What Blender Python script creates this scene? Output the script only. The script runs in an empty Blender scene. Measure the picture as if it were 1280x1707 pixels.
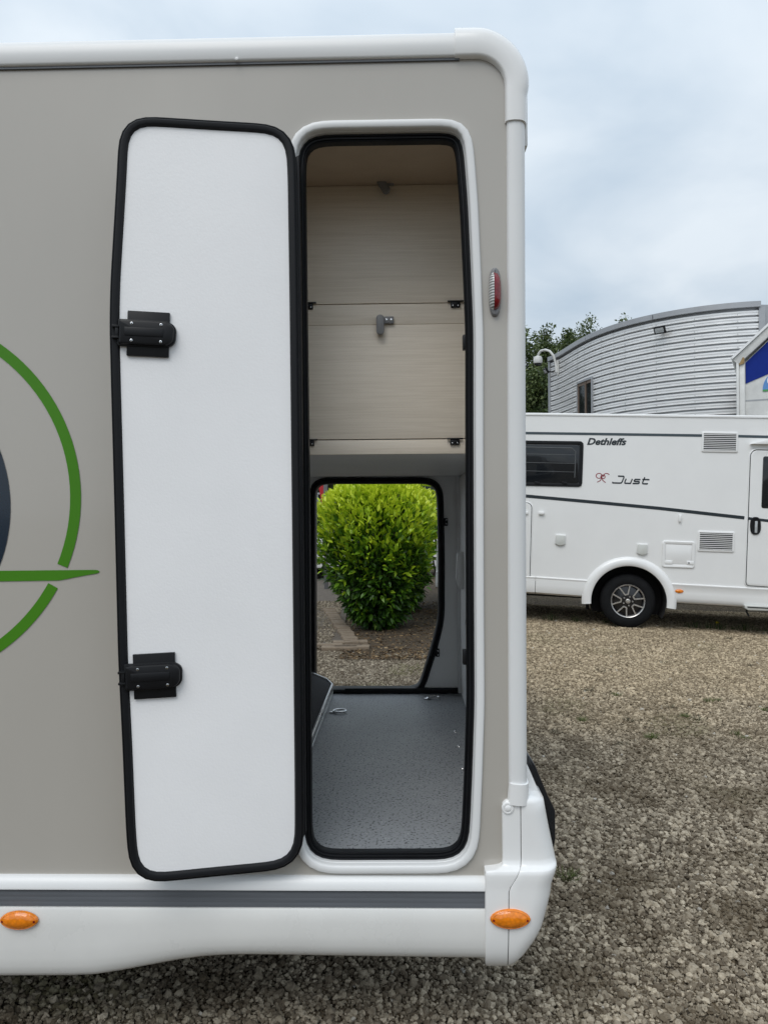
import bpy, bmesh, math, random
import numpy as np
from mathutils import Matrix, Vector
from mathutils.geometry import tessellate_polygon

random.seed(7)
RNG = np.random.default_rng(7)
R = math.radians
SC = bpy.context.scene
COL = SC.collection

# ------------------------------------------------------------------ camera
F_PX, CX, CY = 1290.0, 640.0, 853.5          # focal length and centre in photo pixels
EYE = Vector((0.0, 0.0, 1.53))
ROLL = R(0.42)
RGT = Vector((math.cos(ROLL), 0, -math.sin(ROLL)))
UPV = Vector((math.sin(ROLL), 0, math.cos(ROLL)))
FWD = Vector((0, 1, 0))
cam_d = bpy.data.cameras.new('camera')
cam_d.sensor_fit = 'VERTICAL'
cam_d.sensor_height = 36.0
cam_d.lens = 36.0 * F_PX / 1707.0
cam_d.clip_start = 0.05
cam_d.clip_end = 2000
cam = bpy.data.objects.new('camera', cam_d)
COL.objects.link(cam)
cam.matrix_world = Matrix(((RGT.x, UPV.x, 0, EYE.x), (RGT.y, UPV.y, -1, EYE.y), (RGT.z, UPV.z, 0, EYE.z), (0, 0, 0, 1)))
SC.camera = cam

# ------------------------------------------------------------------ sky, sun, exposure
SUN_EL, SUN_AZ = R(52), R(205)               # azimuth clockwise from +Y
world = bpy.data.worlds.new('World')
SC.world = world
world.use_nodes = True
wn, wl = world.node_tree.nodes, world.node_tree.links
wn.clear()
w_out = wn.new('ShaderNodeOutputWorld')
w_bg = wn.new('ShaderNodeBackground')
w_bg.inputs['Strength'].default_value = 0.1
sky = wn.new('ShaderNodeTexSky')
sky.sky_type = 'NISHITA'
sky.sun_disc = False
sky.sun_elevation = SUN_EL
sky.sun_rotation = SUN_AZ
sky.air_density = 1.0
sky.dust_density = 2.0
tc = wn.new('ShaderNodeTexCoord')
sep = wn.new('ShaderNodeSeparateXYZ')
wl.new(tc.outputs['Generated'], sep.inputs[0])
zmax = wn.new('ShaderNodeMath'); zmax.operation = 'MAXIMUM'; zmax.inputs[1].default_value = 0.0
wl.new(sep.outputs['Z'], zmax.inputs[0])
zadd = wn.new('ShaderNodeMath'); zadd.operation = 'ADD'; zadd.inputs[1].default_value = 0.32
wl.new(zmax.outputs[0], zadd.inputs[0])
dx = wn.new('ShaderNodeMath'); dx.operation = 'DIVIDE'
dy = wn.new('ShaderNodeMath'); dy.operation = 'DIVIDE'
wl.new(sep.outputs['X'], dx.inputs[0]); wl.new(zadd.outputs[0], dx.inputs[1])
wl.new(sep.outputs['Y'], dy.inputs[0]); wl.new(zadd.outputs[0], dy.inputs[1])
cmb = wn.new('ShaderNodeCombineXYZ')
wl.new(dx.outputs[0], cmb.inputs[0]); wl.new(dy.outputs[0], cmb.inputs[1])
cn = wn.new('ShaderNodeTexNoise')
cn.inputs['Scale'].default_value = 2.3
cn.inputs['Detail'].default_value = 5.0
cn.inputs['Roughness'].default_value = 0.48
cn.inputs['Distortion'].default_value = 0.35
wl.new(cmb.outputs[0], cn.inputs['Vector'])
cr = wn.new('ShaderNodeValToRGB')
cr.color_ramp.elements[0].position = 0.33
cr.color_ramp.elements[0].color = (4.5, 5.4, 6.3, 1)
cr.color_ramp.elements[1].position = 0.66
cr.color_ramp.elements[1].color = (6.9, 7.5, 8.0, 1)
wl.new(cn.outputs['Fac'], cr.inputs[0])
# overcast: a little brighter overhead than at the horizon
grd = wn.new('ShaderNodeMapRange')
grd.inputs['From Min'].default_value = 0.0
grd.inputs['From Max'].default_value = 1.0
grd.inputs['To Min'].default_value = 0.86
grd.inputs['To Max'].default_value = 1.6
wl.new(zmax.outputs[0], grd.inputs['Value'])
cmul = wn.new('ShaderNodeVectorMath'); cmul.operation = 'SCALE'
wl.new(cr.outputs['Color'], cmul.inputs[0]); wl.new(grd.outputs[0], cmul.inputs['Scale'])
cmix = wn.new('ShaderNodeMix'); cmix.data_type = 'RGBA'
cmix.inputs['Factor'].default_value = 0.88
wl.new(sky.outputs['Color'], cmix.inputs['A']); wl.new(cmul.outputs[0], cmix.inputs['B'])
wl.new(cmix.outputs['Result'], w_bg.inputs['Color'])
wl.new(w_bg.outputs[0], w_out.inputs['Surface'])

sun_d = bpy.data.lights.new('sun', 'SUN')
sun_d.energy = 1.15
sun_d.angle = R(38)
sun_d.color = (1.0, 0.965, 0.92)
sun = bpy.data.objects.new('sun', sun_d)
COL.objects.link(sun)
sdir = Vector((math.sin(SUN_AZ) * math.cos(SUN_EL), math.cos(SUN_AZ) * math.cos(SUN_EL), math.sin(SUN_EL)))
sun.rotation_euler = sdir.to_track_quat('Z', 'Y').to_euler()

SC.view_settings.view_transform = 'Standard'
SC.view_settings.look = 'None'
SC.view_settings.gamma = 1.0
SC.view_settings.exposure = 0.19
SC.cycles.use_denoising = True
SC.cycles.max_bounces = 12
SC.cycles.diffuse_bounces = 8
SC.cycles.sample_clamp_indirect = 10

# ------------------------------------------------------------------ materials
def mat(name, col, rough=0.5, metal=0.0, spec=0.5, coat=0.0, var=0.0, vscale=3.0, bump=0.0, bscale=60.0, rvar=0.0, trans=0.0, vstretch=None):
    m = bpy.data.materials.new(name)
    m.use_nodes = True
    nt = m.node_tree
    b = nt.nodes['Principled BSDF']
    b.inputs['Base Color'].default_value = (*col, 1)
    b.inputs['Roughness'].default_value = rough
    b.inputs['Metallic'].default_value = metal
    b.inputs['Specular IOR Level'].default_value = spec
    b.inputs['Coat Weight'].default_value = coat
    b.inputs['Coat Roughness'].default_value = 0.06
    b.inputs['Transmission Weight'].default_value = trans
    t = nt.nodes.new('ShaderNodeTexCoord')
    src = t.outputs['Object']
    if vstretch:
        mp = nt.nodes.new('ShaderNodeMapping')
        mp.inputs['Scale'].default_value = vstretch
        nt.links.new(src, mp.inputs[0])
        src = mp.outputs[0]
    if var > 0 or rvar > 0:
        n = nt.nodes.new('ShaderNodeTexNoise')
        n.inputs['Scale'].default_value = vscale
        n.inputs['Detail'].default_value = 6
        n.inputs['Roughness'].default_value = 0.6
        nt.links.new(src, n.inputs['Vector'])
        if var > 0:
            r = nt.nodes.new('ShaderNodeValToRGB')
            r.color_ramp.elements[0].position = 0.3
            r.color_ramp.elements[1].position = 0.7
            r.color_ramp.elements[0].color = (*[c * (1 - var) for c in col], 1)
            r.color_ramp.elements[1].color = (*[min(1, c * (1 + var * 0.6)) for c in col], 1)
            nt.links.new(n.outputs['Fac'], r.inputs[0])
            nt.links.new(r.outputs[0], b.inputs['Base Color'])
        if rvar > 0:
            mr = nt.nodes.new('ShaderNodeMapRange')
            mr.inputs['From Min'].default_value = 0.3
            mr.inputs['From Max'].default_value = 0.7
            mr.inputs['To Min'].default_value = max(0, rough - rvar)
            mr.inputs['To Max'].default_value = rough + rvar
            nt.links.new(n.outputs['Fac'], mr.inputs['Value'])
            nt.links.new(mr.outputs[0], b.inputs['Roughness'])
    if bump > 0:
        n2 = nt.nodes.new('ShaderNodeTexNoise')
        n2.inputs['Scale'].default_value = bscale
        n2.inputs['Detail'].default_value = 4
        nt.links.new(src, n2.inputs['Vector'])
        bp = nt.nodes.new('ShaderNodeBump')
        bp.inputs['Strength'].default_value = bump
        bp.inputs['Distance'].default_value = 0.01
        nt.links.new(n2.outputs['Fac'], bp.inputs['Height'])
        nt.links.new(bp.outputs[0], b.inputs['Normal'])
    return m

def nodes(m):
    return m.node_tree.nodes, m.node_tree.links, m.node_tree.nodes['Principled BSDF']

M = {}
M['white'] = mat('white_paint', (0.83, 0.83, 0.82), 0.22, coat=0.35, var=0.03, vscale=1.7, rvar=0.05)
M['white_plastic'] = mat('white_plastic', (0.76, 0.765, 0.76), 0.34, var=0.03, vscale=2.5, rvar=0.06)
M['white_skirt'] = mat('white_skirt', (0.73, 0.725, 0.70), 0.28, coat=0.15, var=0.07, vscale=2.6, rvar=0.1)
M['door_liner'] = mat('door_liner', (0.90, 0.898, 0.902), 0.36, var=0.035, vscale=2.2, bump=0.06, bscale=180, rvar=0.08)
M['beige'] = mat('beige_side_panel', (0.45, 0.424, 0.382), 0.22, coat=0.4, var=0.035, vscale=1.6, rvar=0.06, vstretch=(1, 1, 0.35))
M['rubber'] = mat('black_rubber', (0.0065, 0.0072, 0.009), 0.5, spec=0.25, var=0.2, vscale=8, rvar=0.08)
M['black_plastic'] = mat('black_plastic', (0.007, 0.0075, 0.009), 0.42, spec=0.28, var=0.15, vscale=12, rvar=0.08)
M['grey_strip'] = mat('grey_strip', (0.125, 0.135, 0.15), 0.35, var=0.12, vscale=5, vstretch=(0.4, 1, 8), rvar=0.08)
M['lining'] = mat('white_lining', (0.80, 0.80, 0.79), 0.5, var=0.03, vscale=3)
M['alu'] = mat('aluminium', (0.55, 0.56, 0.57), 0.32, metal=0.9, var=0.1, vscale=9, rvar=0.1)
M['steel'] = mat('steel', (0.7, 0.71, 0.72), 0.22, metal=1.0, rvar=0.1, vscale=20)
M['grey_latch'] = mat('grey_latch', (0.20, 0.20, 0.205), 0.4, var=0.05)
M['carpet'] = mat('dark_carpet', (0.034, 0.035, 0.040), 0.9, var=0.3, vscale=60, bump=0.3, bscale=300)
M['green'] = mat('green_film', (0.055, 0.215, 0.006), 0.45, spec=0.3, coat=0.0, var=0.06, vscale=2)
M['navy'] = mat('navy_film', (0.006, 0.018, 0.035), 0.18, coat=0.3, var=0.2, vscale=2)
M['ink'] = mat('dark_film', (0.018, 0.026, 0.032), 0.3, var=0.1)
M['stripe'] = mat('grey_film', (0.055, 0.075, 0.088), 0.35, var=0.1)
M['red_film'] = mat('red_film', (0.30, 0.03, 0.045), 0.35, var=0.1)
M['tyre'] = mat('tyre_rubber', (0.0085, 0.009, 0.010), 0.8, spec=0.2, var=0.3, vscale=14, bump=0.3, bscale=90)
M['rim_black'] = mat('rim_black', (0.01, 0.01, 0.012), 0.2, coat=0.4, rvar=0.05)
M['rim_silver'] = mat('rim_silver', (0.62, 0.6, 0.58), 0.28, metal=0.85, rvar=0.08, vscale=20)
M['dark'] = mat('underbody', (0.012, 0.012, 0.012), 0.85, var=0.3)
M['glass_dark'] = mat('dark_glass', (0.012, 0.014, 0.017), 0.06, coat=0.2, rvar=0.03, vscale=4)
M['blind'] = mat('grey_blind', (0.10, 0.105, 0.11), 0.55, var=0.15, vscale=3)
M['trim_grey'] = mat('grey_trim', (0.36, 0.37, 0.385), 0.42, metal=0.35, var=0.08, vscale=3)
M['win_frame'] = mat('brown_window_frame', (0.16, 0.115, 0.085), 0.5, var=0.15)
M['bark'] = mat('bark', (0.09, 0.07, 0.05), 0.9, var=0.35, vscale=9, bump=0.6, bscale=30)
M['blue_panel'] = mat('blue_panel', (0.002, 0.020, 0.205), 0.6, spec=0.2, var=0.05)
M['lightblue'] = mat('light_blue_panel', (0.10, 0.25, 0.55), 0.4, var=0.08)
M['green_panel'] = mat('green_panel', (0.06, 0.28, 0.08), 0.4, var=0.08)
M['weathered'] = mat('weathered_white', (0.63, 0.63, 0.61), 0.45, var=0.14, vscale=4)
M['rust'] = mat('rusty_joint', (0.33, 0.22, 0.10), 0.8, var=0.4, vscale=18)
M['red_paint'] = mat('red_banner', (0.42, 0.012, 0.02), 0.5, var=0.1)
M['concrete'] = mat('concrete_block', (0.20, 0.155, 0.11), 0.9, var=0.28, vscale=14, bump=0.5, bscale=70)
M['post_grey'] = mat('grey_post', (0.13, 0.13, 0.135), 0.5, var=0.1)
M['cover'] = mat('offwhite_cover', (0.60, 0.61, 0.58), 0.4, var=0.06)
M['lamp_glass'] = mat('lamp_glass', (0.45, 0.47, 0.48), 0.12, coat=0.4, var=0.15, vscale=30)

# corrugated aluminium cladding
m = mat('corrugated_metal', (0.82, 0.82, 0.815), 0.36, metal=0.3, var=0.10, vscale=2.2, rvar=0.1, vstretch=(1, 1, 3))
M['cladding'] = m

# amber and red lenses with a moulded prism relief
def lens_mat(name, col, scale):
    m = mat(name, col, 0.12, coat=0.5)
    n, l, b = nodes(m)
    t = n.new('ShaderNodeTexCoord')
    v = n.new('ShaderNodeTexVoronoi'); v.inputs['Scale'].default_value = scale
    l.new(t.outputs['Object'], v.inputs['Vector'])
    bp = n.new('ShaderNodeBump'); bp.inputs['Strength'].default_value = 0.22; bp.inputs['Distance'].default_value = 0.003
    l.new(v.outputs['Distance'], bp.inputs['Height']); l.new(bp.outputs[0], b.inputs['Normal'])
    r = n.new('ShaderNodeValToRGB')
    r.color_ramp.elements[0].color = (*[min(1, c * 1.12) for c in col], 1)
    r.color_ramp.elements[1].color = (*[c * 0.84 for c in col], 1)
    r.color_ramp.elements[1].position = 0.7
    l.new(v.outputs['Distance'], r.inputs[0]); l.new(r.outputs[0], b.inputs['Base Color'])
    b.inputs['Subsurface Weight'].default_value = 0.15
    b.inputs['Subsurface Radius'].default_value = (0.02, 0.01, 0.005)
    return m
M['amber'] = lens_mat('amber_lens', (0.86, 0.24, 0.006), 110)
M['red_lens'] = lens_mat('red_lens', (0.21, 0.002, 0.008), 120)
M['clear_lens'] = mat('clear_lens', (0.42, 0.42, 0.40), 0.15, coat=0.5)
n, l, b = nodes(M['clear_lens'])
_t = n.new('ShaderNodeTexCoord'); _w = n.new('ShaderNodeTexWave')
_w.wave_type = 'BANDS'; _w.bands_direction = 'Z'; _w.inputs['Scale'].default_value = 44
l.new(_t.outputs['Object'], _w.inputs['Vector'])
_r = n.new('ShaderNodeValToRGB'); _r.color_ramp.elements[0].color = (0.10, 0.10, 0.10, 1); _r.color_ramp.elements[1].color = (0.75, 0.75, 0.73, 1)
l.new(_w.outputs['Fac'], _r.inputs[0]); l.new(_r.outputs[0], b.inputs['Base Color'])

# pale wood decor with fine horizontal grain
def wood_mat(name='pale_wood', k=1.0):
    m = mat(name, (0.5, 0.43, 0.35), 0.45)
    n, l, b = nodes(m)
    t = n.new('ShaderNodeTexCoord')
    oi = n.new('ShaderNodeObjectInfo')
    mp = n.new('ShaderNodeMapping'); mp.inputs['Scale'].default_value = (2.0, 2.0, 70)
    ad = n.new('ShaderNodeVectorMath'); ad.operation = 'ADD'
    cb = n.new('ShaderNodeCombineXYZ')
    ml = n.new('ShaderNodeMath'); ml.operation = 'MULTIPLY'; ml.inputs[1].default_value = 30
    l.new(oi.outputs['Random'], ml.inputs[0]); l.new(ml.outputs[0], cb.inputs[0])
    l.new(t.outputs['Object'], ad.inputs[0]); l.new(cb.outputs[0], ad.inputs[1])
    l.new(ad.outputs[0], mp.inputs[0])
    a = n.new('ShaderNodeTexNoise'); a.inputs['Scale'].default_value = 2.2; a.inputs['Detail'].default_value = 8; a.inputs['Roughness'].default_value = 0.68; a.inputs['Distortion'].default_value = 0.5
    l.new(mp.outputs[0], a.inputs['Vector'])
    r = n.new('ShaderNodeValToRGB')
    r.color_ramp.elements[0].position = 0.28; r.color_ramp.elements[0].color = (0.68 * k, 0.60 * k ** 1.3, 0.49 * k ** 1.6, 1)
    r.color_ramp.elements[1].position = 0.60; r.color_ramp.elements[1].color = (0.80 * k, 0.72 * k ** 1.3, 0.61 * k ** 1.6, 1)
    l.new(a.outputs['Fac'], r.inputs[0]); l.new(r.outputs[0], b.inputs['Base Color'])
    bp = n.new('ShaderNodeBump'); bp.inputs['Strength'].default_value = 0.12; bp.inputs['Distance'].default_value = 0.003
    l.new(a.outputs['Fac'], bp.inputs['Height']); l.new(bp.outputs[0], b.inputs['Normal'])
    return m
M['wood'] = wood_mat()
M['wood_shaded'] = wood_mat('shaded_wood', 0.68)  # same wood, browner and darker: shade of the shelf underside put into the colour

# speckled grey locker floor
def floor_mat():
    m = mat('speckled_floor', (0.2, 0.21, 0.22), 0.5)
    n, l, b = nodes(m)
    t = n.new('ShaderNodeTexCoord')
    a = n.new('ShaderNodeTexNoise'); a.inputs['Scale'].default_value = 125; a.inputs['Detail'].default_value = 2
    c = n.new('ShaderNodeTexNoise'); c.inputs['Scale'].default_value = 4; c.inputs['Detail'].default_value = 5
    l.new(t.outputs['Object'], a.inputs['Vector']); l.new(t.outputs['Object'], c.inputs['Vector'])
    r = n.new('ShaderNodeValToRGB')
    e = r.color_ramp.elements
    e[0].position = 0.33; e[0].color = (0.055, 0.06, 0.068, 1)
    e[1].position = 0.44; e[1].color = (0.285, 0.30, 0.315, 1)
    e3 = e.new(0.66); e3.color = (0.285, 0.30, 0.315, 1)
    e4 = e.new(0.72); e4.color = (0.45, 0.47, 0.48, 1)
    l.new(a.outputs['Fac'], r.inputs[0])
    mx = n.new('ShaderNodeMix'); mx.data_type = 'RGBA'; mx.blend_type = 'MULTIPLY'; mx.inputs['Factor'].default_value = 0.35
    r2 = n.new('ShaderNodeValToRGB'); r2.color_ramp.elements[0].position = 0.3; r2.color_ramp.elements[1].position = 0.7
    r2.color_ramp.elements[0].color = (0.6, 0.6, 0.62, 1)
    l.new(c.outputs['Fac'], r2.inputs[0])
    l.new(r.outputs[0], mx.inputs['A']); l.new(r2.outputs[0], mx.inputs['B'])
    l.new(mx.outputs['Result'], b.inputs['Base Color'])
    return m
M['floor'] = floor_mat()

def tint_mat(name, stops, rough=0.5, attr_type='GEOMETRY', trans=0.0, spec=0.5):
    m = mat(name, (0.1, 0.2, 0.05), rough, spec=spec)
    n, l, b = nodes(m)
    a = n.new('ShaderNodeAttribute'); a.attribute_name = 'tint'; a.attribute_type = attr_type
    r = n.new('ShaderNodeValToRGB')
    while len(r.color_ramp.elements) < len(stops):
        r.color_ramp.elements.new(0.5)
    for e, (p, c) in zip(r.color_ramp.elements, stops):
        e.position = p; e.color = (*c, 1)
    l.new(a.outputs['Fac'], r.inputs[0]); l.new(r.outputs[0], b.inputs['Base Color'])
    if trans > 0:
        tr = n.new('ShaderNodeBsdfTranslucent'); mx = n.new('ShaderNodeMixShader'); mx.inputs[0].default_value = trans
        l.new(r.outputs[0], tr.inputs[0]); l.new(b.outputs[0], mx.inputs[1]); l.new(tr.outputs[0], mx.inputs[2])
        l.new(mx.outputs[0], n['Material Output'].inputs['Surface'])
    return m
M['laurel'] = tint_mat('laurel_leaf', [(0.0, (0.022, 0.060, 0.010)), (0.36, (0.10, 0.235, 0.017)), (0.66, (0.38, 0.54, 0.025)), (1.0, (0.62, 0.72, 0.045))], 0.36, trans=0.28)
M['tree_leaf'] = tint_mat('tree_leaf', [(0.0, (0.030, 0.052, 0.016)), (0.5, (0.080, 0.118, 0.036)), (1.0, (0.17, 0.21, 0.075))], 0.5, trans=0.3)
M['weed'] = tint_mat('weed_leaf', [(0.0, (0.035, 0.025, 0.015)), (0.5, (0.05, 0.075, 0.018)), (1.0, (0.13, 0.17, 0.035))], 0.6, trans=0.15)

# gravel stones take a colour stored on each point
m = mat('gravel_stone', (0.25, 0.22, 0.18), 0.85)
n, l, b = nodes(m)
_a = n.new('ShaderNodeAttribute'); _a.attribute_name = 'stone_colour'; _a.attribute_type = 'INSTANCER'
_t = n.new('ShaderNodeTexCoord'); _n = n.new('ShaderNodeTexNoise'); _n.inputs['Scale'].default_value = 1.6; _n.inputs['Detail'].default_value = 5
l.new(_t.outputs['Object'], _n.inputs['Vector'])
_r = n.new('ShaderNodeValToRGB'); _r.color_ramp.elements[0].position = 0.3; _r.color_ramp.elements[1].position = 0.7
_r.color_ramp.elements[0].color = (0.62, 0.6, 0.57, 1); _r.color_ramp.elements[1].color = (1, 1, 1, 1)
_m = n.new('ShaderNodeMix'); _m.data_type = 'RGBA'; _m.blend_type = 'MULTIPLY'; _m.inputs['Factor'].default_value = 1
l.new(_n.outputs['Fac'], _r.inputs[0]); l.new(_a.outputs['Color'], _m.inputs['A']); l.new(_r.outputs[0], _m.inputs['B'])
l.new(_m.outputs['Result'], b.inputs['Base Color'])
M['stone'] = m

# the ground sheet: packed grit, tan far off, greyer and mossy near the van
def ground_mat():
    m = mat('gravel_ground', (0.2, 0.17, 0.13), 0.95)
    n, l, b = nodes(m)
    t = n.new('ShaderNodeTexCoord')
    v = n.new('ShaderNodeTexVoronoi'); v.inputs['Scale'].default_value = 46; v.inputs['Randomness'].default_value = 1
    v2 = n.new('ShaderNodeTexVoronoi'); v2.inputs['Scale'].default_value = 105
    big = n.new('ShaderNodeTexNoise'); big.inputs['Scale'].default_value = 0.7; big.inputs['Detail'].default_value = 6; big.inputs['Roughness'].default_value = 0.65
    for q in (v, v2, big):
        l.new(t.outputs['Object'], q.inputs['Vector'])
    hs = n.new('ShaderNodeSeparateColor'); l.new(v.outputs['Color'], hs.inputs[0])
    r = n.new('ShaderNodeValToRGB')
    e = r.color_ramp.elements
    e[0].position = 0.0; e[0].color = (0.040, 0.028, 0.015, 1)
    e[1].position = 1.0; e[1].color = (0.26, 0.21, 0.14, 1)
    e.new(0.5).color = (0.088, 0.064, 0.036, 1)
    l.new(hs.outputs[0], r.inputs[0])
    r2 = n.new('ShaderNodeValToRGB'); r2.color_ramp.elements[0].position = 0.35; r2.color_ramp.elements[1].position = 0.68
    r2.color_ramp.elements[0].color = (0.62, 0.58, 0.5, 1); r2.color_ramp.elements[1].color = (1, 0.98, 0.94, 1)
    l.new(big.outputs['Fac'], r2.inputs[0])
    mx = n.new('ShaderNodeMix'); mx.data_type = 'RGBA'; mx.blend_type = 'MULTIPLY'; mx.inputs['Factor'].default_value = 1
    l.new(r.outputs[0], mx.inputs['A']); l.new(r2.outputs[0], mx.inputs['B'])
    l.new(mx.outputs['Result'], b.inputs['Base Color'])
    ad = n.new('ShaderNodeMath'); ad.operation = 'ADD'
    l.new(v.outputs['Distance'], ad.inputs[0]); l.new(v2.outputs['Distance'], ad.inputs[1])
    bp = n.new('ShaderNodeBump'); bp.invert = True; bp.inputs['Strength'].default_value = 0.9; bp.inputs['Distance'].default_value = 0.012
    l.new(ad.outputs[0], bp.inputs['Height']); l.new(bp.outputs[0], b.inputs['Normal'])
    return m
M['ground'] = ground_mat()
M['tarmac'] = mat('tarmac', (0.12, 0.10, 0.08), 0.95, var=0.55, vscale=45, bump=1.0, bscale=110)

# ------------------------------------------------------------------ mesh helpers
def mesh(name, verts, faces, smooth=None):
    me = bpy.data.meshes.new(name)
    me.from_pydata([tuple(v) for v in verts], [], faces)
    me.update()
    if smooth:
        me.shade_smooth()
        me.set_sharp_from_angle(angle=R(smooth))
    return me

def obj(name, me, material, parent=None, label=None, cat=None, group=None, kind=None):
    o = bpy.data.objects.new(name, me)
    COL.objects.link(o)
    if parent:
        o.parent = parent
    if material is not None and me is not None:
        ms = material if isinstance(material, (list, tuple)) else [material]
        if len(me.materials) == 0:
            for q in ms:
                me.materials.append(M[q] if isinstance(q, str) else q)
    tag(o, label, cat, group, kind)
    return o

def tag(o, label=None, cat=None, group=None, kind=None):
    for k, v in (('label', label), ('category', cat), ('group', group), ('kind', kind)):
        if v:
            o[k] = v
    return o

def empty(name, mw, label=None, cat=None, group=None, parent=None):
    o = bpy.data.objects.new(name, None)
    o.empty_display_size = 0.2
    COL.objects.link(o)
    o.matrix_world = mw
    return tag(o, label, cat, group)

def fix_normals(me, bev=0.0, segs=2, smooth=35):
    bm = bmesh.new(); bm.from_mesh(me)
    bmesh.ops.remove_doubles(bm, verts=bm.verts, dist=1e-6)
    bmesh.ops.recalc_face_normals(bm, faces=bm.faces)
    if bev > 0:
        ed = [e for e in bm.edges if len(e.link_faces) == 2 and e.calc_face_angle(0) > R(30)]
        bmesh.ops.bevel(bm, geom=ed, offset=bev, segments=segs, profile=0.5, affect='EDGES', clamp_overlap=True)
    bm.to_mesh(me); bm.free()
    if smooth:
        me.shade_smooth()
        me.set_sharp_from_angle(angle=R(smooth))
    return me

def box_mesh(name, x0, x1, y0, y1, z0, z1, bev=0.0, segs=2):
    v = [(x, y, z) for x in (x0, x1) for y in (y0, y1) for z in (z0, z1)]
    f = [(0, 1, 3, 2), (4, 6, 7, 5), (0, 4, 5, 1), (2, 3, 7, 6), (0, 2, 6, 4), (1, 5, 7, 3)]
    return fix_normals(mesh(name, v, f), bev, segs)

def box(name, x0, x1, y0, y1, z0, z1, material, parent=None, bev=0.0, **k):
    return obj(name, box_mesh(name, x0, x1, y0, y1, z0, z1, bev), material, parent, **k)

def fillet(pts, rad, seg=8):
    """rounded closed polygon from corner points; rad a number or list"""
    out = []
    n = len(pts)
    for i in range(n):
        p = Vector(pts[i]); a = Vector(pts[i - 1]); b = Vector(pts[(i + 1) % n])
        r = rad[i] if isinstance(rad, (list, tuple)) else rad
        u = (a - p); w = (b - p)
        lu, lw = u.length, w.length
        u /= lu; w /= lw
        ang = math.acos(max(-1, min(1, u.dot(w))))
        if r <= 0 or ang > math.pi - 0.01:
            out.append(p); continue
        d = min(r / math.tan(ang / 2), lu * 0.49, lw * 0.49)
        r2 = d * math.tan(ang / 2)
        c = p + (u + w).normalized() * (r2 / math.sin(ang / 2))
        s = p + u * d - c; e = p + w * d - c
        a0 = math.atan2(s.y, s.x); a1 = math.atan2(e.y, e.x)
        da = (a1 - a0 + math.pi) % (2 * math.pi) - math.pi
        for k in range(seg + 1):
            t = a0 + da * k / seg
            out.append(c + Vector((math.cos(t), math.sin(t))) * r2)
    return out

def resample(pts, n, closed=True):
    p = np.array([tuple(q) for q in pts])
    if closed:
        p = np.vstack([p, p[:1]])
    s = np.concatenate([[0], np.cumsum(np.hypot(*(np.diff(p, axis=0).T)))])
    t = np.linspace(0, s[-1], n + 1)[:-1] if closed else np.linspace(0, s[-1], n)
    return np.stack([np.interp(t, s, p[:, 0]), np.interp(t, s, p[:, 1])], 1)

def smooth_closed(p, it):
    for _ in range(it):
        p = 0.5 * p + 0.25 * (np.roll(p, 1, 0) + np.roll(p, -1, 0))
    return p

def offset_in(p, d):
    """move every point of a closed outline inwards by d"""
    t = np.roll(p, -1, 0) - np.roll(p, 1, 0)
    t /= np.linalg.norm(t, axis=1)[:, None]
    n = np.stack([-t[:, 1], t[:, 0]], 1)
    area = 0.5 * np.sum(p[:, 0] * np.roll(p[:, 1], -1) - np.roll(p[:, 0], -1) * p[:, 1])
    if area < 0:
        n = -n
    return p + n * d

def loft(name, outline, steps, material, parent, cap0=False, cap1=False, smooth=40, **k):
    """outline (x,z); steps [(inset, y)...] -> closed ring surface"""
    v, f = [], []
    n = len(outline)
    for ins, y in steps:
        q = offset_in(outline, ins) if abs(ins) > 1e-9 else outline
        v += [(a, y, c) for a, c in q]
    for s in range(len(steps) - 1):
        for i in range(n):
            j = (i + 1) % n
            f.append((s * n + i, s * n + j, (s + 1) * n + j, (s + 1) * n + i))
    if cap0:
        f.append(tuple(range(n)))
    if cap1:
        f.append(tuple(range((len(steps) - 1) * n, len(steps) * n)))
    me = mesh(name, v, f)
    fix_normals(me, 0, smooth=smooth)
    return obj(name, me, material, parent, **k)

def prism(name, pts, y0, y1, material, parent, bev=0.0, segs=2, **k):
    n = len(pts)
    v = [(p[0], y0, p[1]) for p in pts] + [(p[0], y1, p[1]) for p in pts]
    f = [tuple(range(n)), tuple(range(n, 2 * n))] + [(i, (i + 1) % n, n + (i + 1) % n, n + i) for i in range(n)]
    me = fix_normals(mesh(name, v, f), bev, segs)
    return obj(name, me, material, parent, **k)

def holed(name, outer, hole, y0, y1, material, parent, **k):
    """flat panel with a hole, between y0 and y1"""
    bm = bmesh.new()
    def ring(p, y):
        vs = [bm.verts.new((a, y, c)) for a, c in p]
        return vs, [bm.edges.new((vs[i], vs[(i + 1) % len(vs)])) for i in range(len(vs))]
    rings = []
    for y in (y0, y1):
        vo, eo = ring(outer, y); vh, eh = ring(hole, y)
        bmesh.ops.triangle_fill(bm, edges=eo + eh, use_beauty=True)
        rings.append((vo, vh))
    for q in range(2):
        a, c = rings[0][q], rings[1][q]
        for i in range(len(a)):
            j = (i + 1) % len(a)
            bm.faces.new((a[i], a[j], c[j], c[i]))
    bmesh.ops.recalc_face_normals(bm, faces=bm.faces)
    me = bpy.data.meshes.new(name); bm.to_mesh(me); bm.free()
    me.shade_smooth(); me.set_sharp_from_angle(angle=R(35))
    return obj(name, me, material, parent, **k)

def extrude_x(name, prof, x0, x1, material, parent, **k):
    """open/closed profile (y,z) along x"""
    n = len(prof)
    v = [(x0, a, c) for a, c in prof] + [(x1, a, c) for a, c in prof]
    f = [(i, i + 1, n + i + 1, n + i) for i in range(n - 1)] + [tuple(range(n)), tuple(range(n, 2 * n))]
    f.append((n - 1, 0, n, 2 * n - 1))
    me = fix_normals(mesh(name, v, f), 0, smooth=38)
    return obj(name, me, material, parent, **k)

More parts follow.
